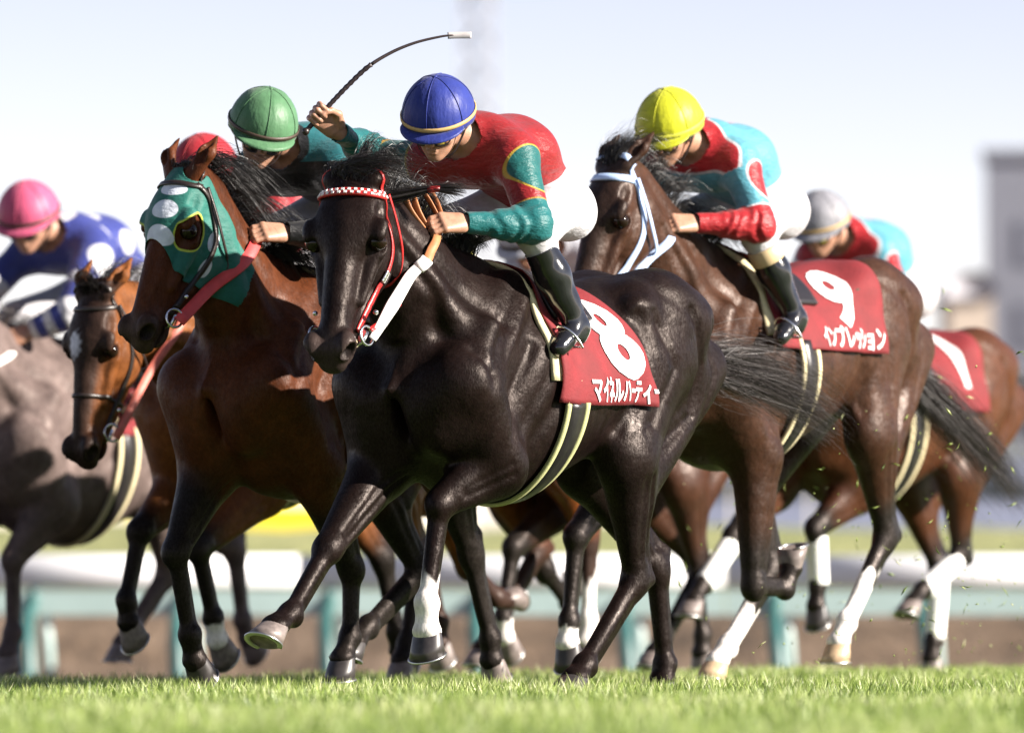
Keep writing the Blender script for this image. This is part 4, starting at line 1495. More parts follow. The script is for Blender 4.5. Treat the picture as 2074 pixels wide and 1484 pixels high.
def make_jockey(S, J, fine=True):
    """S: the horse; J: the pose, in the horse's frame."""
    O = V(.05, 0, 1.30 + S.get('dz', 0))
    root = empty('person', (0, 0, 0), math.atan2(HY, HX))
    w0 = Matrix.Translation((S['loc'][0], S['loc'][1], S.get('gz', 0))) @ Matrix.Rotation(math.atan2(HY, HX), 4, 'Z') @ Matrix.Scale(S.get('scale', 1.0), 4)
    root.scale = (S.get('scale', 1.0),) * 3
    root.location = w0 @ Vector(O)
    tag(root, J['label'], 'jockey', 'jockeys riding in the field')
    off = tuple(-O)
    sx = V(*J.get('shift', (0, 0, 0)))
    base = dict(pel=V(-.06, 0, 1.76), chest=V(.33, 0, 1.915), head=V(.585, 0, 1.995),
                Lsh=V(.37, .185, 1.875), Lel=V(.42, .30, 1.63), Lwr=V(.635, .155, 1.63),
                Rsh=V(.37, -.185, 1.875), Rel=V(.42, -.30, 1.63), Rwr=V(.635, -.155, 1.63),
                Lhip=V(-.02, .10, 1.73), Lkn=V(.36, .25, 1.595), Lan=V(.195, .315, 1.295), Lto=V(.305, .325, 1.21),
                Rhip=V(-.02, -.10, 1.73), Rkn=V(.36, -.25, 1.595), Ran=V(.195, -.315, 1.295), Rto=V(.305, -.325, 1.21))
    pz = {k: v + sx for k, v in base.items()}
    for k, v in J.get('pose', {}).items(): pz[k] = V(*v)
    Rm = rot_face(*J.get('face', (34, 0, 0))); hc = pz['head']
    Hf = lambda x, y, z: hc + Rm @ V(x, y, z)
    Yv = V(0, 1, 0)
    r = .008 if fine else .012
    ax = unit(pz['chest'] - pz['pel']); mid = pz['pel'] * .5 + pz['chest'] * .5 + V(0, 0, .06)

    def torso(F, g):
        F.seg(pz['pel'] + ax * .02, mid, .105 + g, .122 + g, .05, (Yv, 1.2)); F.seg(mid, pz['chest'], .122 + g, .118 + g, .05, (Yv, 1.3))
        F.seg(pz['Lsh'] * .9 + pz['Rsh'] * .1 - ax * .02, pz['Rsh'] * .9 + pz['Lsh'] * .1 - ax * .02, .078 + g, .078 + g, .06)

    def arm(F, s, g, k=.03):
        a, b_, c = pz[s + 'sh'], pz[s + 'el'], pz[s + 'wr']
        F.seg(a, b_, .062 + g, .047 + g, .05); F.seg(b_, c, .046 + g, .029 + g, k)
        d = unit(c - b_); F.seg(b_ + d * .02, b_ + d * .12, .046 + g, .042 + g, .03)

    def leg_up(F, s, g):
        F.ell(pz[s + 'hip'] - ax * .05 + V(0, 0, .0), (.118 + g, .10 + g, .108 + g), k=.09)
        F.seg(pz[s + 'hip'], pz[s + 'kn'], .098 + g, .060 + g, .05)
        F.seg(pz[s + 'kn'], pz[s + 'kn'] * .72 + pz[s + 'an'] * .28, .060 + g, .052 + g, .03)

    allj = np.array(list(pz.values()))
    lo, hi = allj.min(0) - .2, allj.max(0) + .2
    nb = pz['chest'] + ax * .06 + V(0, 0, .02)

    # ---- the body itself, one skin mesh
    def body(F):
        torso(F, -.012); arm(F, 'L', -.006); arm(F, 'R', -.006); leg_up(F, 'L', -.012); leg_up(F, 'R', -.012)
        for s in 'LR':
            F.seg(pz[s + 'kn'], pz[s + 'an'], .046, .032, .03); F.seg(pz[s + 'an'], pz[s + 'to'], .032, .022, .03)
        F.seg(nb, Hf(-.03, 0, -.05), .062, .052, .04)
        F.ell(hc + Rm @ V(-.008, 0, .015), (.100, .077, .112), Rm, .03)
        F.ell(Hf(.035, 0, -.06), (.064, .058, .066), Rm, .03)
        F.ell(Hf(.07, 0, -.105), (.026, .026, .020), Rm, .02)
        F.seg(Hf(.094, 0, -.006), Hf(.116, 0, -.040), .011, .014, .012)
        F.ell(Hf(.108, .012, -.043), (.012, .009, .009), Rm, .008); F.ell(Hf(.108, -.012, -.043), (.012, .009, .009), Rm, .008)
        F.ell(Hf(.098, 0, -.068), (.012, .022, .007), Rm, .006); F.ell(Hf(.095, 0, -.080), (.012, .019, .008), Rm, .006)
        F.ell(Hf(.105, 0, -.0735), (.012, .022, .0022), Rm, .003, cut=True)
        for s in (-1, 1):
            F.ell(Hf(.072, s * .045, -.035), (.03, .026, .022), Rm, .02)
            F.ell(Hf(.088, s * .033, -.008), (.018, .020, .012), Rm, .01, cut=True)
            F.ell(Hf(.076, s * .033, -.008), (.016, .016, .013), Rm, .006)
            F.ell(Hf(.085, s * .035, .014), (.016, .028, .009), Rm, .012)
            F.ell(Hf(-.005, s * .080, -.02), (.022, .010, .034), Rm, .008)
            F.ell(Hf(-.002, s * .090, -.018), (.011, .006, .02), Rm, .006, cut=True)
    hb = (hc - .16, hc + .16, .0055 if fine else .009)
    v, Q = build_shape(body, lo, hi, .011 if fine else .014, hb)
    hands = {}
    for s, sg in (('L', 1), ('R', -1)):
        d = unit(pz[s + 'wr'] - pz[s + 'el'])
        xd = V(*J['hand' + s][0]) if 'hand' + s in J else unit(d + V(.25, 0, -.05))
        zd = V(*J['hand' + s][1]) if 'hand' + s in J else V(.15, sg * .75, .6)
        hv, hq, A = hand(pz[s + 'wr'] + unit(xd) * .012, xd, zd, J.get('thumb' + s, sg), res=.0035 if fine else .006)
        # thumb side must face up when the hand holds the reins
        hands[s] = (pz[s + 'wr'] + unit(xd) * .012 + A @ V(.098, 0, -.030), A)
        Q = np.concatenate([Q, hq + len(v)]); v = np.concatenate([v, hv])
    me = mesh_np(v, Q)
    o = link('body', me, M_skin, root); o.location = off

    # ---- jersey
    def jersey(F):
        torso(F, .012); arm(F, 'L', .010); arm(F, 'R', .010)
        F.seg(nb - ax * .06, nb + unit(Hf(-.03, 0, -.05) - nb) * .05, .072, .066, .05)
    v, Q = build_shape(jersey, lo, hi, r)
    nd_ = unit(Hf(-.03, 0, -.05) - nb)
    f = .052 - (v - nb) @ nd_
    f = np.where(np.linalg.norm(np.cross(v - nb, nd_), axis=1) < .10, f, .05)
    f = np.minimum(f, (v - pz['pel']) @ ax + .085)
    prm = {}
    for s in 'LR':
        d, t = chain_param(v, [pz[s + 'sh'], pz[s + 'el'], pz[s + 'wr']])
        prm[s] = (d, t)
        wd = unit(pz[s + 'wr'] - pz[s + 'el'])
        cut_ = np.where((d < .09) & (t > 1.5), (pz[s + 'wr'] - v) @ wd + .004, 1)
        f = np.minimum(f, cut_)
    v, T = clip(v, Q, f)
    n = normals(v, T)
    amp = folds(v, J.get('seed', 3), .0075, (14, 38), 9)
    for s in 'LR':
        d, t = chain_param(v, [pz[s + 'sh'], pz[s + 'el'], pz[s + 'wr']])
        on = smooth(.10, .07, d)
        amp = amp + on * .0042 * np.sin(t * 34 + 3.2 * np.sin(t * 6 + v[:, 2] * 28 + v[:, 1] * 17)) * (.55 + .45 * np.sin(t * 11 + v[:, 0] * 25)) * smooth(.75, 1.0, t) * smooth(1.9, 1.5, t)
        amp = amp * (1 - .7 * on * smooth(1.8, 1.95, t))
    v = v + n * amp[:, None]
    me = mesh_np(v, T)
    ctx = dict(v=v, pz=pz, ax=ax, mid=mid)
    for s in 'LR':
        ctx['d' + s], ctx['t' + s] = chain_param(v, [pz[s + 'sh'], pz[s + 'el'], pz[s + 'wr']])
    fields, jm = J['silks'](ctx)
    for k, a in fields.items(): set_attr(me, k, a)
    o = link('jersey', me, jm, root); o.location = off
    md = o.modifiers.new('thick', 'SOLIDIFY'); md.thickness = .004; md.offset = -1

    # ---- breeches
    def breeches(F):
        leg_up(F, 'L', .006); leg_up(F, 'R', .006); F.seg(pz['pel'] - ax * .02, mid, .110, .108, .05, (Yv, 1.22))
    v, Q = build_shape(breeches, lo, hi, r)
    f = np.maximum((pz['pel'] - v) @ ax + .17, -(v - pz['pel']) @ unit(np.cross(ax, Yv)) * np.sign(np.cross(ax, Yv)[2]) - .03)
    for s in 'LR':
        d, t = chain_param(v, [pz[s + 'hip'], pz[s + 'kn'], pz[s + 'an']])
        f = np.minimum(f, np.where((d < .11) & (t > .8), (1.24 - t) * .35, 1))
    v, T = clip(v, Q, f)
    n = normals(v, T); v = v + n * folds(v, 77, .006, (12, 34), 8)[:, None]
    o = link('breeches', mesh_np(v, T), M_breech, root); o.location = off
    md = o.modifiers.new('thick', 'SOLIDIFY'); md.thickness = .004; md.offset = -1

    # ---- boots
    for s, sg in (('L', 1), ('R', -1)):
        kn, an, to = pz[s + 'kn'], pz[s + 'an'], pz[s + 'to']
        ds = unit(an - kn); df = unit(to - an)

        def boot(F):
            F.seg(kn, kn * .55 + an * .45, .060, .060, .03); F.seg(kn * .55 + an * .45, an, .060, .042, .03)
            F.seg(an + ds * .02, to, .043, .030, .03, (Yv, .95)); F.seg(an + ds * .035 - df * .015, an + ds * .045 + df * .02, .030, .030, .02)
            F.seg(to - df * .03, to + df * .015, .034, .028, .02, (Yv, 1.15))
        bl = np.minimum(np.minimum(kn, an), to) - .12; bh = np.maximum(np.maximum(kn, an), to) + .12
        v, Q = build_shape(boot, bl, bh, .007 if fine else .011)
        d, t = chain_param(v, [kn, an])
        v, T = clip(v, Q, (v - kn) @ ds - .055)
        n = normals(v, T); tt_ = (v - kn) @ ds / np.linalg.norm(an - kn)
        v = v + n * (folds(v, 5, .0035, (30, 60)) * smooth(.45, .8, tt_) * smooth(1.25, 1.0, tt_))[:, None]
        o = link('boot', mesh_np(v, T), M_boot, root); o.location = off
        md = o.modifiers.new('thick', 'SOLIDIFY'); md.thickness = .004; md.offset = -1
        if J.get('boot_top'):
            pth = [kn + ds * (.085) + .0625 * (math.cos(a) * unit(np.cross(ds, Yv)) + math.sin(a) * unit(np.cross(ds, np.cross(ds, Yv)))) for a in np.linspace(0, 2 * math.pi, 28, endpoint=False)]
            nn = [unit(p - kn - ds * .085) for p in pth]
            b = MB(); b.add(*ribbon(pth, nn, .065, .004, True)); q = b.build('boot_cuff', M_boot_top, o)
        # stirrup iron
        b = MB(); cc = an * .35 + to * .65 + V(0, 0, 0)
        pt = [cc + .052 * math.cos(a) * V(0, 1, 0) + unit(ds) * (.040 - .0) * (1 if False else 1) + (-ds) * (.085 * math.sin(a) if math.sin(a) > 0 else 0) for a in np.linspace(0, 2 * math.pi, 26, endpoint=False)]
        b.tube(pt + pt[:1], .005, 6, False); q = b.build('stirrup_iron', M_metal, o)
    helmet(Hf, Rm, root, off, J['helmet'], J.get('band', M_band_k), J.get('lens', M_lens_d))
    S['hands'] = hands; S['jroot'] = root; S['joff'] = off; S['pz'] = pz
    return S

# ------------------------------------------------------------------ the field
def ell_field(v, c, r, axes=None):
    d = v - np.asarray(c)
    if axes is not None: d = d @ np.asarray(axes)
    q = np.sqrt(((d / np.asarray(r)) ** 2).sum(1))
    return (1 - q) * min(r)


def silk_red_green(c):
    v = c['v']; t = np.where(c['dL'] < c['dR'], c['tL'], c['tR']); d = np.minimum(c['dL'], c['dR'])
    on = smooth(.125, .10, d)
    pz = c['pz']
    pL = ell_field(v, pz['Lsh'] * .80 + pz['Lel'] * .20 + V(0, .05, 0), (.085, .12, .085))
    pR = ell_field(v, pz['Rsh'] * .80 + pz['Rel'] * .20 + V(0, -.05, 0), (.085, .12, .085))
    pa = np.maximum(pL, pR)
    lower = np.where(on > .5, (t - .74) * .25, -.05)
    return dict(edge=pa + .006, patch=pa, edge2=lower + .005, lower=lower), M_silk8


def silk_red_blue(c):
    v = c['v']; t = np.where(c['dL'] < c['dR'], c['tL'], c['tR']); d = np.minimum(c['dL'], c['dR'])
    on = d < .12; pz = c['pz']; ax = c['ax']
    a = (v - pz['chest']) @ ax
    neck = a - .085
    hem = -.335 - a
    pL = ell_field(v, pz['Lsh'] * .70 + pz['Lel'] * .30 + V(-.01, .05, 0), (.062, .13, .075))
    pR = ell_field(v, pz['Rsh'] * .70 + pz['Rel'] * .30 + V(-.01, -.05, 0), (.062, .13, .075))
    cap = np.maximum(pL, pR)
    far = np.where(on, (t - .80) * .25, -.05)
    sp_ = np.where(on, -.05, np.minimum(.026 - np.abs(v[:, 1]), v[:, 2] - c['mid'][2]))
    neck = np.maximum(neck, sp_)
    rd = np.maximum(np.maximum(np.where(on & (t > .2), -.05, neck), hem), np.maximum(cap, far))
    return dict(edge=rd + .007, red=rd), M_silk9


def silk_black_teal(c):
    v = c['v']; pz = c['pz']; a = (v - pz['chest']) @ c['ax']
    on = np.minimum(c['dL'], c['dR']) < .10
    back = np.minimum(.11 - a, v[:, 2] - (pz['chest'][2] - .03))
    wh = np.minimum(-.03 - a, v[:, 2] - (pz['chest'][2] - .06))
    return dict(teal=back, white=wh), M_silkG


def silk_blue_dots(c):
    v = c['v']; pz = c['pz']; ax = c['ax']
    t = np.where(c['dL'] < c['dR'], c['tL'], c['tR']); on = np.minimum(c['dL'], c['dR']) < .085
    up = V(0, 0, 1)
    dots = np.full(len(v), -.05)
    for k, (u, s) in enumerate(((.08, .05), (-.08, .06), (-.22, .07), (.0, -.09), (-.15, -.10), (-.05, .2), (-.2, .2))):
        p = pz['chest'] + ax * u + V(0, s, .10)
        dots = np.maximum(dots, ell_field(v, p, (.058, .045, .09)))
    for sd, sg in (('L', 1), ('R', -1)):
        dots = np.maximum(dots, ell_field(v, pz[sd + 'sh'] * .8 + pz[sd + 'el'] * .2 + V(0, sg * .06, 0), (.075, .09, .075)))
    hoop = np.where(on & (t > .5), np.sin(t * 2 * math.pi * 2.1 + .6) * .02, -.05)
    return dict(dot=np.maximum(dots, hoop)), M_silkS


def silk_plain(m):
    def f(c):
        v = c['v']; t = np.where(c['dL'] < c['dR'], c['tL'], c['tR'])
        return dict(hoop=np.where(np.minimum(c['dL'], c['dR']) < .085, (.16 - np.abs(t - 1.05)) * .25, -.05)), m
    return f


M_silk8 = silk_mat('silks_red_green', (0.2232, 0.00868, 0.01116), [('edge', (0.3844, 0.2604, 0.031)), ('patch', (0.00744, 0.093, 0.0899)), ('edge2', (0.341, 0.186, 0.031)), ('lower', (0.00744, 0.1054, 0.1085))], .4, .30)
M_silk9 = silk_mat('silks_red_blue', (0.0868, 0.2852, 0.3596), [('edge', (0.465, 0.4712, 0.496)), ('red', (0.2976, 0.01116, 0.01612))], .38, .30)
M_silkG = silk_mat('silks_black_teal', (0.00744, 0.00744, 0.00868), [('teal', (.016, .11, .125)), ('white', (0.4588, 0.465, 0.4836))], .4, .25)
M_silkS = silk_mat('silks_blue_white_dots', (0.034, 0.045, 0.20), [('dot', (0.4836, 0.4836, 0.5084))], .4, .22)
M_silkX = silk_mat('silks_yellow', (0.3844, 0.341, 0.0124), [('hoop', (0.0744, 0.0868, 0.279))], .4, .25)
M_silkB = silk_mat('silks_red', (0.279, 0.0124, 0.0186), [('hoop', (0.434, 0.434, 0.4464))], .4, .25)


M_silkY = silk_mat('silks_pale', (.42, .42, .46), [('hoop', (.4, .4, .45))], .4, .25)


def helm_mat(name, rgb):
    m, nt, bs = new_mat(name)
    f = noise(nt, 18, 4, .6, stretch=(1, 1, 2))
    nt.links.new(ramp(nt, f, [(.3, tuple(c * .85 for c in rgb)), (.7, tuple(min(1, c * 1.1) for c in rgb))]), bs.inputs['Base Color'])
    bs.inputs['Roughness'].default_value = .46
    bs.inputs['Specular IOR Level'].default_value = .22
    bs.inputs['Sheen Weight'].default_value = .1
    p = bump(nt, bs, noise(nt, 26, 3, .55, stretch=(1, 1, .4)), .45, .012)
    bump(nt, bs, noise(nt, 90, 3, .55), .2, .003, p)
    return m


HM8 = helm_mat('cap_blue', (.018, .030, .19)); HMG = helm_mat('cap_green', (.070, .165, .080)); HM9 = helm_mat('cap_yellow', (0.4464, 0.4588, 0.0186))
HM7 = helm_mat('cap_white', (0.21, 0.21, 0.235)); HMS = helm_mat('cap_pink', (0.4836, 0.0806, 0.1612)); HMB = helm_mat('cap_red', (0.341, 0.0186, 0.0279)); HMX = helm_mat('cap_orange', (0.372, 0.155, 0.0186))

RED_LOW = dict(LF=[(.55, .17, .76), (.9, .13, .53), (.8, .13, .25), (.765, .13, .165)])

# ---- number 8, the black leader
H8 = make_horse(dict(
    label='near-black racehorse in front wearing red number 8 saddle cloth', loc=(.07, 25.2), broad=1.10, dz=-.03, mat='black', res=.010, hres=.006,
    hsc=1.11, hwx=1.18, poll=(1.07, -.01, 1.745), pitch=66, yaw=14, neckmid=(.02, 0, .04), body=(.0085, .0048, .0042), stock=9, points=(.008, .0048, .0044), muzzle=(.040, .028, .025), mz=.47,
    legs=dict(LF=[(.50, .17, .79), (.735, .10, .655), (.815, .10, .315), (.812, .10, .215)],
              RF=[(.66, -.17, .79), (1.03, -.14, .50), (1.25, -.14, .275), (1.34, -.14, .235)],
              LH=[(-.28, .20, .83), (-.42, .15, .40), (-.11, .14, .095), (-.045, .14, .05)],
              RH=[(-.64, -.18, .82), (-1.0, -.11, .44), (-1.06, -.11, .09), (-1.04, -.11, .03)]),
    socks=dict(LF=1.72), hoofc=dict(LF='d', RF='g', LH='d', RH='d'), tilt=dict(LF=20, RF=36, LH=30, RH=20),
    pinned=True, ear=(-.07, .045, -.10), mane=dict(n=1500, len=.115, blow=(-.75, .35, .5), lift=.6, drop=.3),
    forelock=dict(n=1000, len=.155, dir=(.0, -.25, 1.0), bend=(-.55, .75, -.80), spread=.5, clump=.55),
    tail=dict(n=2600, fat=.062, path=[(-1.03, 0, 1.22), (-1.2, .03, 1.19), (-1.45, .05, 1.15), (-1.7, .05, 1.08), (-1.92, .05, .99)])))
H8['olive'] = True
make_tack(H8, .30, lambda p: -.13 - .19 * min(1, abs(p) / R(95)) ** 1.3, 105, '8', .745, .54, .35, .21, 'マイネルハーティー', .40, .905, .20, tu=.66, th=.095)
make_jockey(H8, dict(
    label='jockey in blue cap and red jersey with green sleeves raising a whip', silks=silk_red_green, helmet=HM8, band=M_band_t, lens=M_lens_y, seed=4,
    face=(28, 16, -4), pose=dict(Rsh=(.40, -.185, 1.865), Rel=(.37, -.43, 1.905), Rwr=(.64, -.385, 1.965)),
    handR=((.75, -.3, .55), (-.53, -.74, .32)), thumbR=1, thumbL=-1))

# ---- the bay in the green hood
HG = make_horse(dict(
    label='bay racehorse in a green hood with white discs, left of number 8', loc=(-.615, 26.2), dz=0.0, res=.011, hres=.0065,
    poll=(.93, -.03, 1.835), pitch=65, yaw=-9, neckmid=(.03, 0, .0), body=(.072, .021, .0075), stock=.1, mz=.47, muzzle=(.05, .034, .028),
    legs=dict(LF=[(.42, .17, .80), (.16, .14, .44), (.17, .14, .19), (.215, .14, .115)],
              RF=[(.62, -.17, .79), (.86, -.14, .50), (.775, -.14, .20), (.74, -.14, .105)],
              LH=[(-.35, .2, .84), (-.60, .15, .50), (-.73, .15, .18), (-.74, .15, .10)],
              RH=[(-.38, -.19, .84), (-.70, -.15, .44), (-.36, -.15, .23), (-.27, -.15, .17)]),
    hoofc=dict(LF='d', RF='d', LH='g', RH='d'), ear=(-.145, .085, .02),
    mane=dict(n=1100, len=.26, blow=(-.7, .6, .1), lift=.2, drop=.5), forelock=dict(n=60, len=.05)))
make_tack(HG, .30, -.36, 92, '5', .66, .57, .29, .2)
make_jockey(HG, dict(label='jockey in green cap and black jersey with teal back', silks=silk_black_teal, helmet=HMG, shift=(-.06, 0, .035), face=(24, 40, -10), seed=9, thumbL=-1, thumbR=1,
                     pose=dict(Lel=(.40, .28, 1.64), Lwr=(.59, .16, 1.65))))

# ---- number 9
H9 = make_horse(dict(
    label='dark brown racehorse wearing red number 9 saddle cloth and pale blue bridle', loc=(.99, 27.6), dz=.13, mat='dark', res=.0115, hres=.007,
    poll=(1.05, 0, 1.945), pitch=66, yaw=-10, neckmid=(.0, 0, .02), body=(.042, .018, .010), stock=.45, face=(.022, .013, .010), muzzle=(.05, .03, .02),
    legs=dict(LF=[(.38, .19, .88), (.40, .19, .38), (.17, .19, .37), (.13, .19, .45)],
              RF=[(.66, -.17, .90), (1.07, -.18, .57), (1.12, -.18, .25), (1.13, -.18, .165)],
              LH=[(-.45, .2, .98), (-.645, .15, .58), (-.35, .15, .245), (-.29, .15, .165)],
              RH=[(-.12, -.19, .96), (-.28, -.15, .455), (.05, -.15, .15), (.125, -.15, .09)]),
    socks=dict(LH=1.45, RH=1.5, RF=2.35), hoofc=dict(LF='g', RF='d', LH='p', RH='p'), ear=(-.16, .075, -.03),
    mane=dict(n=900, len=.16, blow=(-.85, .35, .3), lift=.4), forelock=dict(n=420, len=.16, dir=(-.1, -.1, 1.0), bend=(-.4, .5, -.45), spread=.4, clump=.6),
    tail=dict(n=2400, fat=.06, path=[(-1.02, 0, 1.27), (-1.2, .04, 1.15), (-1.5, .06, .98), (-1.85, .06, .76)])))
make_tack(H9, .36, -.42, 82, '9', .70, .47, .29, .19, 'インプレッション', .46, .87, .16, tu=.68, th=.10)
make_jockey(H9, dict(label='jockey in yellow cap and red and light blue jersey', silks=silk_red_blue, helmet=HM9, lens=M_lens_y, shift=(.11, 0, .125), face=(26, 6, -4), seed=12, boot_top=True, thumbL=-1, thumbR=1,
                     band=helm_mat('cap_band_yellow', (.6, .6, .06))))

# ---- number 1, far right
H7 = make_horse(dict(
    label='bay racehorse farthest right wearing red number 1 saddle cloth', loc=(1.72, 32.5), dz=.05, mat='dark', res=.015, hres=.013,
    poll=(1.15, 0, 1.72), pitch=58, yaw=0, body=(.065, .023, .010), stock=.55,
    legs=dict(LF=[(.52, .17, .84), (.80, .10, .655), (.78, .10, .40), (.79, .10, .31)],
              RF=[(.70, -.17, .85), (1.12, -.13, .62), (1.38, -.13, .40), (1.45, -.13, .335)],
              LH=[(-.30, .2, .9), (-.40, .15, .55), (-.06, .15, .385), (.03, .15, .33)],
              RH=[(-.50, -.2, .89), (-.71, -.15, .49), (-.66, -.15, .15), (-.64, -.15, .07)]),
    wraps=('LF', 'RF', 'LH', 'RH'), hoofc=dict(LF='d', RF='g', LH='g', RH='g'),
    tail=dict(n=700, fat=.08)))
make_tack(H7, .30, -.40, 84, '1', .80, .42, .32, .055)
make_jockey(H7, dict(label='jockey in white cap and red and light blue jersey at far right', silks=silk_red_blue, helmet=HM7, shift=(-.01, 0, .03), face=(24, 10, 0), seed=15, thumbL=-1, thumbR=1, lens=M_lens_y, band=M_band_t), False)

# ---- the bay with a noseband, left
HB = make_horse(dict(
    label='bay racehorse with dark face and noseband, head low beside the grey', loc=(-.83, 28.5), dz=0, res=.0125, hres=.008,
    poll=(1.33, -.03, 1.50), pitch=80, yaw=-3, neckmid=(.02, 0, .05), body=(.16, .055, .016), stock=.6, face=(.022, .014, .012), facew=.95, star=(.19, -.02, .06, .035), mz=.50, muzzle=(.02, .015, .014),
    legs=dict(LF=[(.52, .17, .77), (.90, .13, .53), (.80, .13, .26), (.765, .13, .17)],
              RF=[(.60, -.17, .77), (.93, -.13, .60), (1.02, -.13, .33), (1.0, -.13, .24)],
              LH=[(-.30, .2, .85), (-.58, .15, .50), (-.50, .15, .16), (-.46, .15, .09)],
              RH=[(-.40, -.2, .85), (-.75, -.15, .50), (-.85, -.15, .2), (-.88, -.15, .12)]),
    socks=dict(LF=2.2), ear=(-.15, .085, -.05), mane=dict(n=500, len=.2, blow=(-.8, .4, .1)), forelock=dict(n=260, len=.14, dir=(.2, .1, .8), bend=(.4, .2, -.4)), tail=dict(n=300)))
make_tack(HB, .30, -.36, 90)
make_jockey(HB, dict(label='jockey in red cap half hidden behind the green hooded horse', silks=silk_plain(M_silkB), helmet=HMB, shift=(.10, 0, .01), face=(20, 0, 0), seed=20, thumbL=-1, thumbR=1), False)

# ---- the grey at the left edge
HS_ = make_horse(dict(
    label='dusty grey racehorse at the left edge, head out of frame', loc=(-1.86, 32.3), dz=-.035, gz=-.13, scale=1.09, res=.0125, hres=.0125,
    poll=(1.25, 0, 1.70), pitch=60, yaw=0, body=(.13, .098, .090), points=(.08, .062, .06), stock=.9, hair='n', muzzle=(.06, .05, .05),
    legs=dict(LF=[(.55, .17, .815), (.74, .10, .595), (.74, .10, .295), (.775, .10, .21)],
              RF=[(.60, -.17, .835), (.95, -.13, .695), (1.08, -.13, .445), (1.12, -.13, .365)],
              LH=[(-.12, .2, .835), (-.25, .15, .55), (0, .15, .315), (.06, .15, .25)],
              RH=[(-.60, -.18, .845), (-1.06, -.10, .645), (-1.12, -.10, .345), (-1.16, -.10, .265)]),
    mane=dict(n=400, len=.16), forelock=dict(n=80), tail=dict(n=300)))
make_tack(HS_, .28, -.30, 86, None, gx=.22)
make_jockey(HS_, dict(label='jockey in pink cap and blue jersey with white dots', silks=silk_blue_dots, helmet=HMS, shift=(-.075, 0, .0), face=(24, 16, 0), seed=22, thumbL=-1, thumbR=1,
                      pose=dict(Lel=(.57, .26, 1.60), Lwr=(.64, .12, 1.53), Rel=(.55, -.28, 1.62), Rwr=(.64, -.12, 1.53))), False)

# ---- the chestnut hidden behind number 8
HX_ = make_horse(dict(
    label='chestnut racehorse mostly hidden behind number 8, legs showing below', loc=(-.20, 30.0), dz=0, res=.014, hres=.012,
    poll=(1.22, 0, 1.56), pitch=62, yaw=0, body=(.18, .052, .014), stock=.75, points=(.03, .016, .012), hair='n',
    legs=dict(LF=[(.42, .17, .80), (.20, .15, .47), (-.02, .15, .34), (-.09, .15, .33)],
              RF=[(.46, -.17, .80), (.10, -.13, .52), (.0, -.13, .24), (.0, -.13, .15)],
              LH=[(-.45, .2, .9), (-.72, .15, .60), (-.72, .15, .25), (-.70, .15, .16)],
              RH=[(-.50, -.2, .88), (-.79, -.15, .56), (-.42, -.15, .19), (-.35, -.15, .125)]),
    socks=dict(LH=1.5), mane=dict(n=300), forelock=dict(n=80), tail=dict(n=500)))
make_tack(HX_, .30, -.36, 90)
make_jockey(HX_, dict(label='jockey in yellow jersey almost hidden behind the black horse', silks=silk_plain(M_silkX), helmet=HMX, shift=(.14, 0, -.07), face=(30, 0, 0), seed=31, thumbL=-1, thumbR=1), False)

# ---- a dark bay running level behind numbers 8 and 9
HY_ = make_horse(dict(
    label='dark bay racehorse hidden between numbers 8 and 9, only legs showing', loc=(.42, 31.2), dz=-.02, mat='dark', res=.015, hres=.014,
    poll=(1.15, 0, 1.55), pitch=60, yaw=0, body=(.05, .02, .011), stock=.6,
    legs=dict(LF=[(.55, .17, .77), (.92, .12, .56), (1.0, .12, .26), (.98, .12, .17)],
              RF=[(.50, -.17, .77), (.30, -.13, .46), (.12, -.13, .32), (.08, -.13, .38)],
              LH=[(-.30, .2, .85), (-.52, .15, .46), (-.22, .15, .17), (-.15, .15, .11)],
              RH=[(-.50, -.2, .85), (-.90, -.13, .52), (-.98, -.13, .18), (-.97, -.13, .10)]),
    socks=dict(LF=2.1), mane=dict(n=300), forelock=dict(n=80), tail=dict(n=300)))
make_tack(HY_, .30, -.36, 88)
make_jockey(HY_, dict(label='jockey in pale jersey crouched low behind the rider in red and green', silks=silk_plain(M_silkY), helmet=helm_mat('cap_pale', (.4, .4, .43)), shift=(.04, 0, -.09), face=(34, 0, 0), seed=35, thumbL=-1, thumbR=1), False)

# ------------------------------------------------------------------ bridles and reins
hL = lambda S: (S['hands']['L'][0], S['hands']['R'][0])
# number 8: red bridle, checked browband, white rein
br = make_bridle(H8, M_strap_red, M_rein_white, None, None, None)
H8['brow'].data.materials.clear()
m, nt, bs = new_mat('browband_check')
a = nt.nodes.new('ShaderNodeAttribute'); a.attribute_name = 'chk'
nt.links.new(mixc(nt, a.outputs['Fac'], (.42, .02, .02), (.85, .84, .86)), bs.inputs['Base Color']); bs.inputs['Roughness'].default_value = .35
bpy.data.objects.remove(H8['brow'])
H_ = H8['H']
cpts = catmull([H_(*q) for q in [(.04, .088, .0), (.05, .078, .045), (.056, .045, .078), (.058, 0, .088), (.056, -.045, .078), (.05, -.078, .045), (.04, -.088, 0)]], 10)
pp, nn = snap(H8['bvh'], cpts, .008)
b = MB(); b.add(*ribbon(pp, nn, .030, .010)); bb = b.build('browband', M_strap_red, br)
L = np.concatenate([[0], np.cumsum(np.linalg.norm(np.diff(pp, axis=0), axis=1))])
cs = .0105
Tt = np.gradient(pp, axis=0)
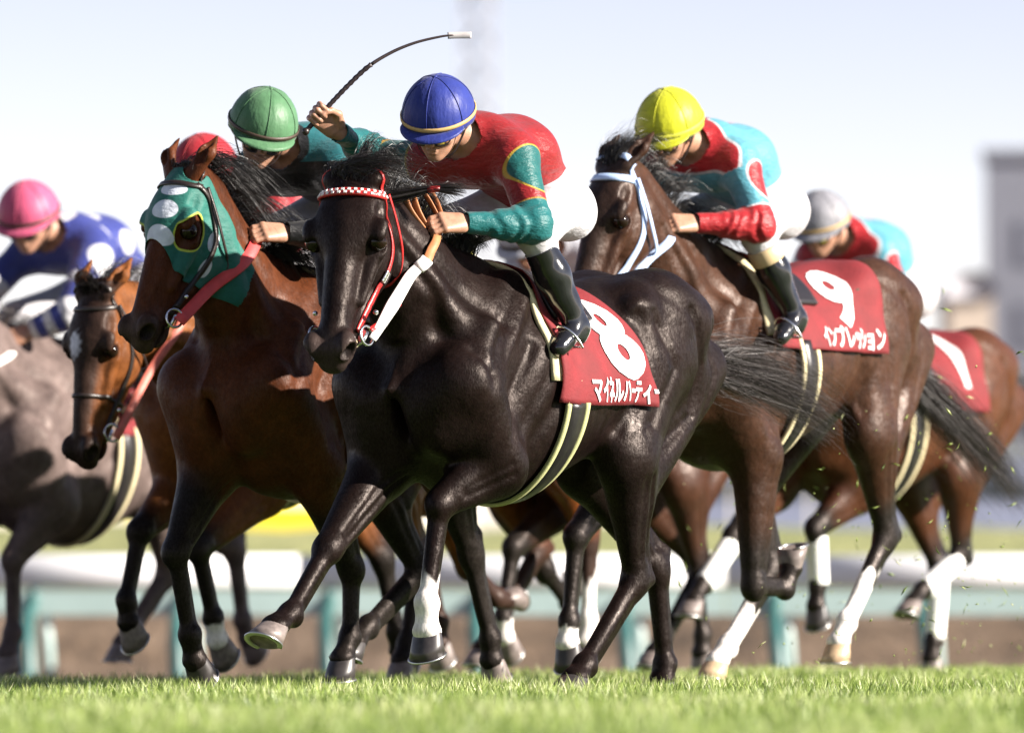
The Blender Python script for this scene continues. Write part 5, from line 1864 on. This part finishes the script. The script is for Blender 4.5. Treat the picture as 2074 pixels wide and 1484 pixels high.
for row in range(2):
    for k in range(int(L[-1] / cs)):
        if (k + row) % 2: continue
        s0 = (k + .5) * cs
        p = np.array([np.interp(s0, L, pp[:, i]) for i in range(3)]); nrm = unit(np.array([np.interp(s0, L, nn[:, i]) for i in range(3)]))
        t_ = unit(np.array([np.interp(s0, L, Tt[:, i]) for i in range(3)])); sd = np.cross(t_, nrm)
        c0 = p + nrm * .0065 + sd * ((row - .5) * .012)
        h = .0051
        vs = [c0 + t_ * a_ + sd * b_ + nrm * z_ for z_, e in ((-.003, 1), (.002, .85)) for a_, b_ in ((-h * e, -h * e), (h * e, -h * e), (h * e, h * e), (-h * e, h * e))]
        q = MB(); q.add(vs, [(4, 5, 6, 7), (0, 1, 5, 4), (1, 2, 6, 5), (2, 3, 7, 6), (3, 0, 4, 7)]); q.build('check_tile', M_rein_white, bb, False)
hl_, hr_ = hL(H8)
bit = H_(.49, .08, -.085)
mid_ = bit * .22 + hl_ * .78
tq = np.linspace(0, 1, 40)[:, None]
full = route(H8['bvh'], bit * (1 - tq) + hl_ * tq, 1)
wd_ = np.interp(tq[:, 0], [0, .3, .62, 1], [.026, .046, .038, .03])
nr_ = np.tile(unit((.1, .75, .65)), (40, 1))
b = MB(); b.add(*ribbon(full[:28], nr_[:28], wd_[:28], .004)); b.build('rein', M_rein_white, br)
b = MB(); b.add(*ribbon(full[27:], nr_[27:], wd_[27:] * .96, .0045)); b.build('rein_grip', M_leather_b, br)
b = MB(); b.add(*ribbon(full[25:29], nr_[25:29], .046, .009)); b.build('rein_keeper', M_rein_white, br)
free_rein(H_(.49, -.08, -.085), hr_ * .3 + hl_ * .7, .03, .026, M_rein_white, br, 'rein', (0, -.6, .8))
free_rein(H_(.46, .072, -.08), bit * .6 + hl_ * .4 + V(0, 0, -.03), .01, .02, M_strap_red, br, 'martingale_strap', (.1, .75, .65), bvh=H8['bvh'])
for k, (dx, r_) in enumerate(((.0, .075), (.05, .06))):     # slack loops of rein over the hand
    pth = catmull([hl_ + V(.02 + dx * .5, -.03, .0), hl_ + V(.05 + dx, -.05, .07), hl_ + V(.02 + dx, -.08, .13), hl_ + V(-.05 + dx, -.06, .13), hl_ + V(-.05 + dx * .5, -.02, .05), hl_ + V(-.02, 0, -.01)], 7)
    nn = np.array([unit(q - hl_ - V(0, -.04, .06)) for q in pth])
    b = MB(); b.add(*ribbon(pth, nn, .026, .004)); b.build('rein_loop', M_leather_b, br)
head_strap(H8, [(.25, .095, -.112), (.27, .093, -.112), (.29, .09, -.111)], .032, M_metal, br, 'silver_keeper', off=.009)
# plaited end of the mane with its red band
p0 = H_(-.03, .01, .0) + V(-.10, .02, -.075)
ex = V(-math.sin(HEAD), math.cos(HEAD), 0)
tp_ = catmull([p0, p0 + ex * .09 + V(0, 0, .02), p0 + ex * .17 + V(0, 0, .035), p0 + ex * .25 + V(0, 0, .028)], 6)
N = 160; tt = np.linspace(0, 1, len(tp_))
of_ = rng.normal(0, 1, (N, 1, 3)) * (.006 + .02 * np.abs(tt - .62))[None, :, None]
pl_ = link('mane_plait', hair_mesh(tp_[None] + of_, rng.uniform(.0015, .003, N), .5), M_hair, H8['root'])
b = MB(); b.tube(tp_[10:14], [.011, .012, .012, .011], 8); b.build('plait_band', M_strap_red, pl_)
# whip
hc_, hA = H8['hands']['R']
wp = empty('riding_whip', (0, 0, 0), math.atan2(HY, HX))
wl = Matrix.Translation((H8['loc'][0], H8['loc'][1], 0)) @ Matrix.Rotation(math.atan2(HY, HX), 4, 'Z') @ Vector(hc_)
wp.location = wl
tag(wp, 'dark bound riding whip bending over the blue capped jockey', 'whip')
ex = V(HX * 0 + -math.sin(HEAD), math.cos(HEAD), 0)       # screen right in the horse frame
wpt = [ex * a_ + V(0, 0, z_) for a_, z_ in ((-.05, -.055), (.0, .0), (.04, .045), (.10, .108), (.17, .173), (.25, .222), (.33, .255), (.41, .275), (.46, .282), (.53, .283))]
cp = catmull(wpt, 8)
b = MB()
n1 = 34
b.tube(cp[:n1], np.array([.0088 + .0012 * math.sin(i * 3.1) for i in range(n1)]), 10); b.build('grip', mat('whip_grip', (.02, .012, .014), .45, bmp=.5), wp)
b = MB(); b.tube(cp[n1 - 1:66], np.linspace(.0065, .0035, 66 - n1 + 1), 8); b.build('shaft', mat('whip_shaft', (.05, .035, .035), .4), wp)
b = MB(); b.add(*ribbon(cp[62:], np.tile(V(.83, .56, .1), (len(cp[62:]), 1)), .024, .004)); b.build('flap', mat('whip_flap', (.45, .42, .42), .6), wp)
b = MB(); b.ball(cp[0], .014, 10, 8); b.build('knob', M_leather_d, wp)

# hooded bay
br = make_bridle(HG, M_leather_d, M_leather_d, None, None, None, w=.018)
hl_, hr_ = hL(HG)
free_rein(HG['H'](.49, .08, -.085), hl_, .0, .046, M_rein_red, br, 'rein', (.1, .75, .65), bvh=HG['bvh'])
free_rein(HG['H'](.49, -.08, -.085), hr_, .0, .04, M_rein_red, br, 'rein', (0, -.6, .8), bvh=HG['bvh'])
v, Q, hl = HG['v'], HG['Q'], HG['hl']
n = normals(v, Q)
inside = (np.abs(hl[:, 1]) < .15) & (hl[:, 2] > -.30) & (hl[:, 2] < .16)
front = .335 - hl[:, 0] - .9 * np.maximum(hl[:, 2] + .02, 0) - .20 * np.maximum(-hl[:, 2] - .08, 0) + .4 * np.maximum(-hl[:, 2] - .0, 0) * .3
backe = hl[:, 0] + .010 - .72 * np.maximum(-hl[:, 2] - .02, 0)
eye = -ell_field(np.stack([hl[:, 0], np.abs(hl[:, 1]), hl[:, 2]], 1), (.20, .085, -.005), (.062, .09, .05))
earh = -ell_field(np.stack([hl[:, 0], np.abs(hl[:, 1]), hl[:, 2]], 1), (-.03, .06, .04), (.06, .042, .05))
f = np.minimum(np.minimum(front, backe), np.minimum(eye, earh)); f = np.where(inside, f, -.1)
v2, T2 = clip(v + n * .005, Q, f)
h2 = (v2 - np.array(HG['H'](0, 0, 0))) @ HG['Rh'] / HG['hs3']
ha = np.stack([h2[:, 0], np.abs(h2[:, 1]), h2[:, 2]], 1)
dots = np.full(len(v2), -.05)
for c_, r_ in (((.075, .025, .085), (.028, .05, .06)), ((.155, .022, .075), (.034, .046, .06)), ((.245, .02, .06), (.036, .044, .06)),
               ((.185, .09, -.105), (.036, .05, .024)), ((.275, .08, -.12), (.034, .05, .022)), ((.30, .05, -.19), (.03, .05, .02))):
    q = ha if c_[1] > .03 else np.stack([h2[:, 0], h2[:, 1] , h2[:, 2]], 1)
    dots = np.maximum(dots, ell_field(q, c_, r_))
ee = ell_field(ha, (.20, .085, -.005), (.062, .09, .05))
me = mesh_np(v2, T2); set_attr(me, 'disc', dots); set_attr(me, 'piping', ee + .0065)
M_hood = silk_mat('hood_green', (.012, .115, .092), [('piping', (.42, .50, .06)), ('disc', (.62, .66, .74))], .6, .2)
hd = link('hood', me, M_hood, HG['root'])
md = hd.modifiers.new('thick', 'SOLIDIFY'); md.thickness = .003; md.offset = 1
S_h = dict(HG); S_h['bvh'] = bvh_of(v2 + normals(v2, T2) * .004, T2)
# bridle straps run over the hood
for s in (1, -1):
    head_strap(HG, [(.44, s * .07, -.075), (.36, s * .078, -.088), (.28, s * .090, -.112), (.18, s * .096, -.108), (.08, s * .09, -.05), (.04, s * .075, .03)], .02, M_leather_d, br, 'hood_strap', off=.014)
head_strap(HG, [(.04, .085, .01), (.05, .07, .05), (.055, 0, .083), (.05, -.07, .05), (.04, -.085, .01)], .02, M_leather_d, br, 'hood_browband', off=.014)

# number 9: pale blue bridle
br = make_bridle(H9, M_blue_tape, M_blue_tape, None, M_blue_tape, hL(H9), w=.026)
br = make_bridle(HB, M_leather_d, M_leather_d, M_leather_d, M_rein_orange, hL(HB), w=.018)
make_bridle(HX_, M_leather_d, M_rein_white, None, M_rein_white, hL(HX_), w=.02)
make_bridle(HY_, M_leather_d, M_leather_d, None, M_leather_d, hL(HY_), throat=False)
make_bridle(H7, M_leather_d, M_leather_d, None, M_leather_d, hL(H7), throat=False)
make_bridle(HS_, M_leather_d, M_leather_d, M_leather_d, M_rein_white, hL(HS_), throat=False)

# ------------------------------------------------------------------ turf thrown up by the hooves
N = 420
x = rng.normal(1.75, .5, N); y = rng.normal(27.5, 1.2, N); z = np.abs(rng.normal(.45, .38, N)) + .02
d1 = rng.normal(size=(N, 3)); d1 /= np.linalg.norm(d1, axis=1)[:, None]; d2 = np.cross(d1, rng.normal(size=(N, 3))); d2 /= np.linalg.norm(d2, axis=1)[:, None]
d3 = np.cross(d1, d2)
ln = (.004 + .030 * rng.uniform(0, 1, N) ** 2.5)[:, None]; wd = (.0018 + .003 * rng.uniform(0, 1, N))[:, None]
c = np.stack([x, y, z], 1)
P = np.stack([c - d1 * ln, c + d2 * wd, c + d1 * ln + d3 * ln * .5, c - d2 * wd, c + d3 * wd * .8], 1).reshape(-1, 3)
i = np.arange(N) * 5
fs = np.concatenate([np.stack([i, i + 1, i + 4], 1), np.stack([i + 1, i + 2, i + 4], 1), np.stack([i + 2, i + 3, i + 4], 1), np.stack([i + 3, i, i + 4], 1), np.stack([i, i + 3, i + 1], 1), np.stack([i + 1, i + 3, i + 2], 1)])
me = mesh_np(P, fs); set_attr(me, 'tint', np.repeat(np.clip(rng.normal(.6, .2, N), 0, 1), 5))
tag(link('flying_turf', me, M_grass, None, False), 'scattered bits of green turf thrown up behind number 9', 'turf clods', kind='stuff')
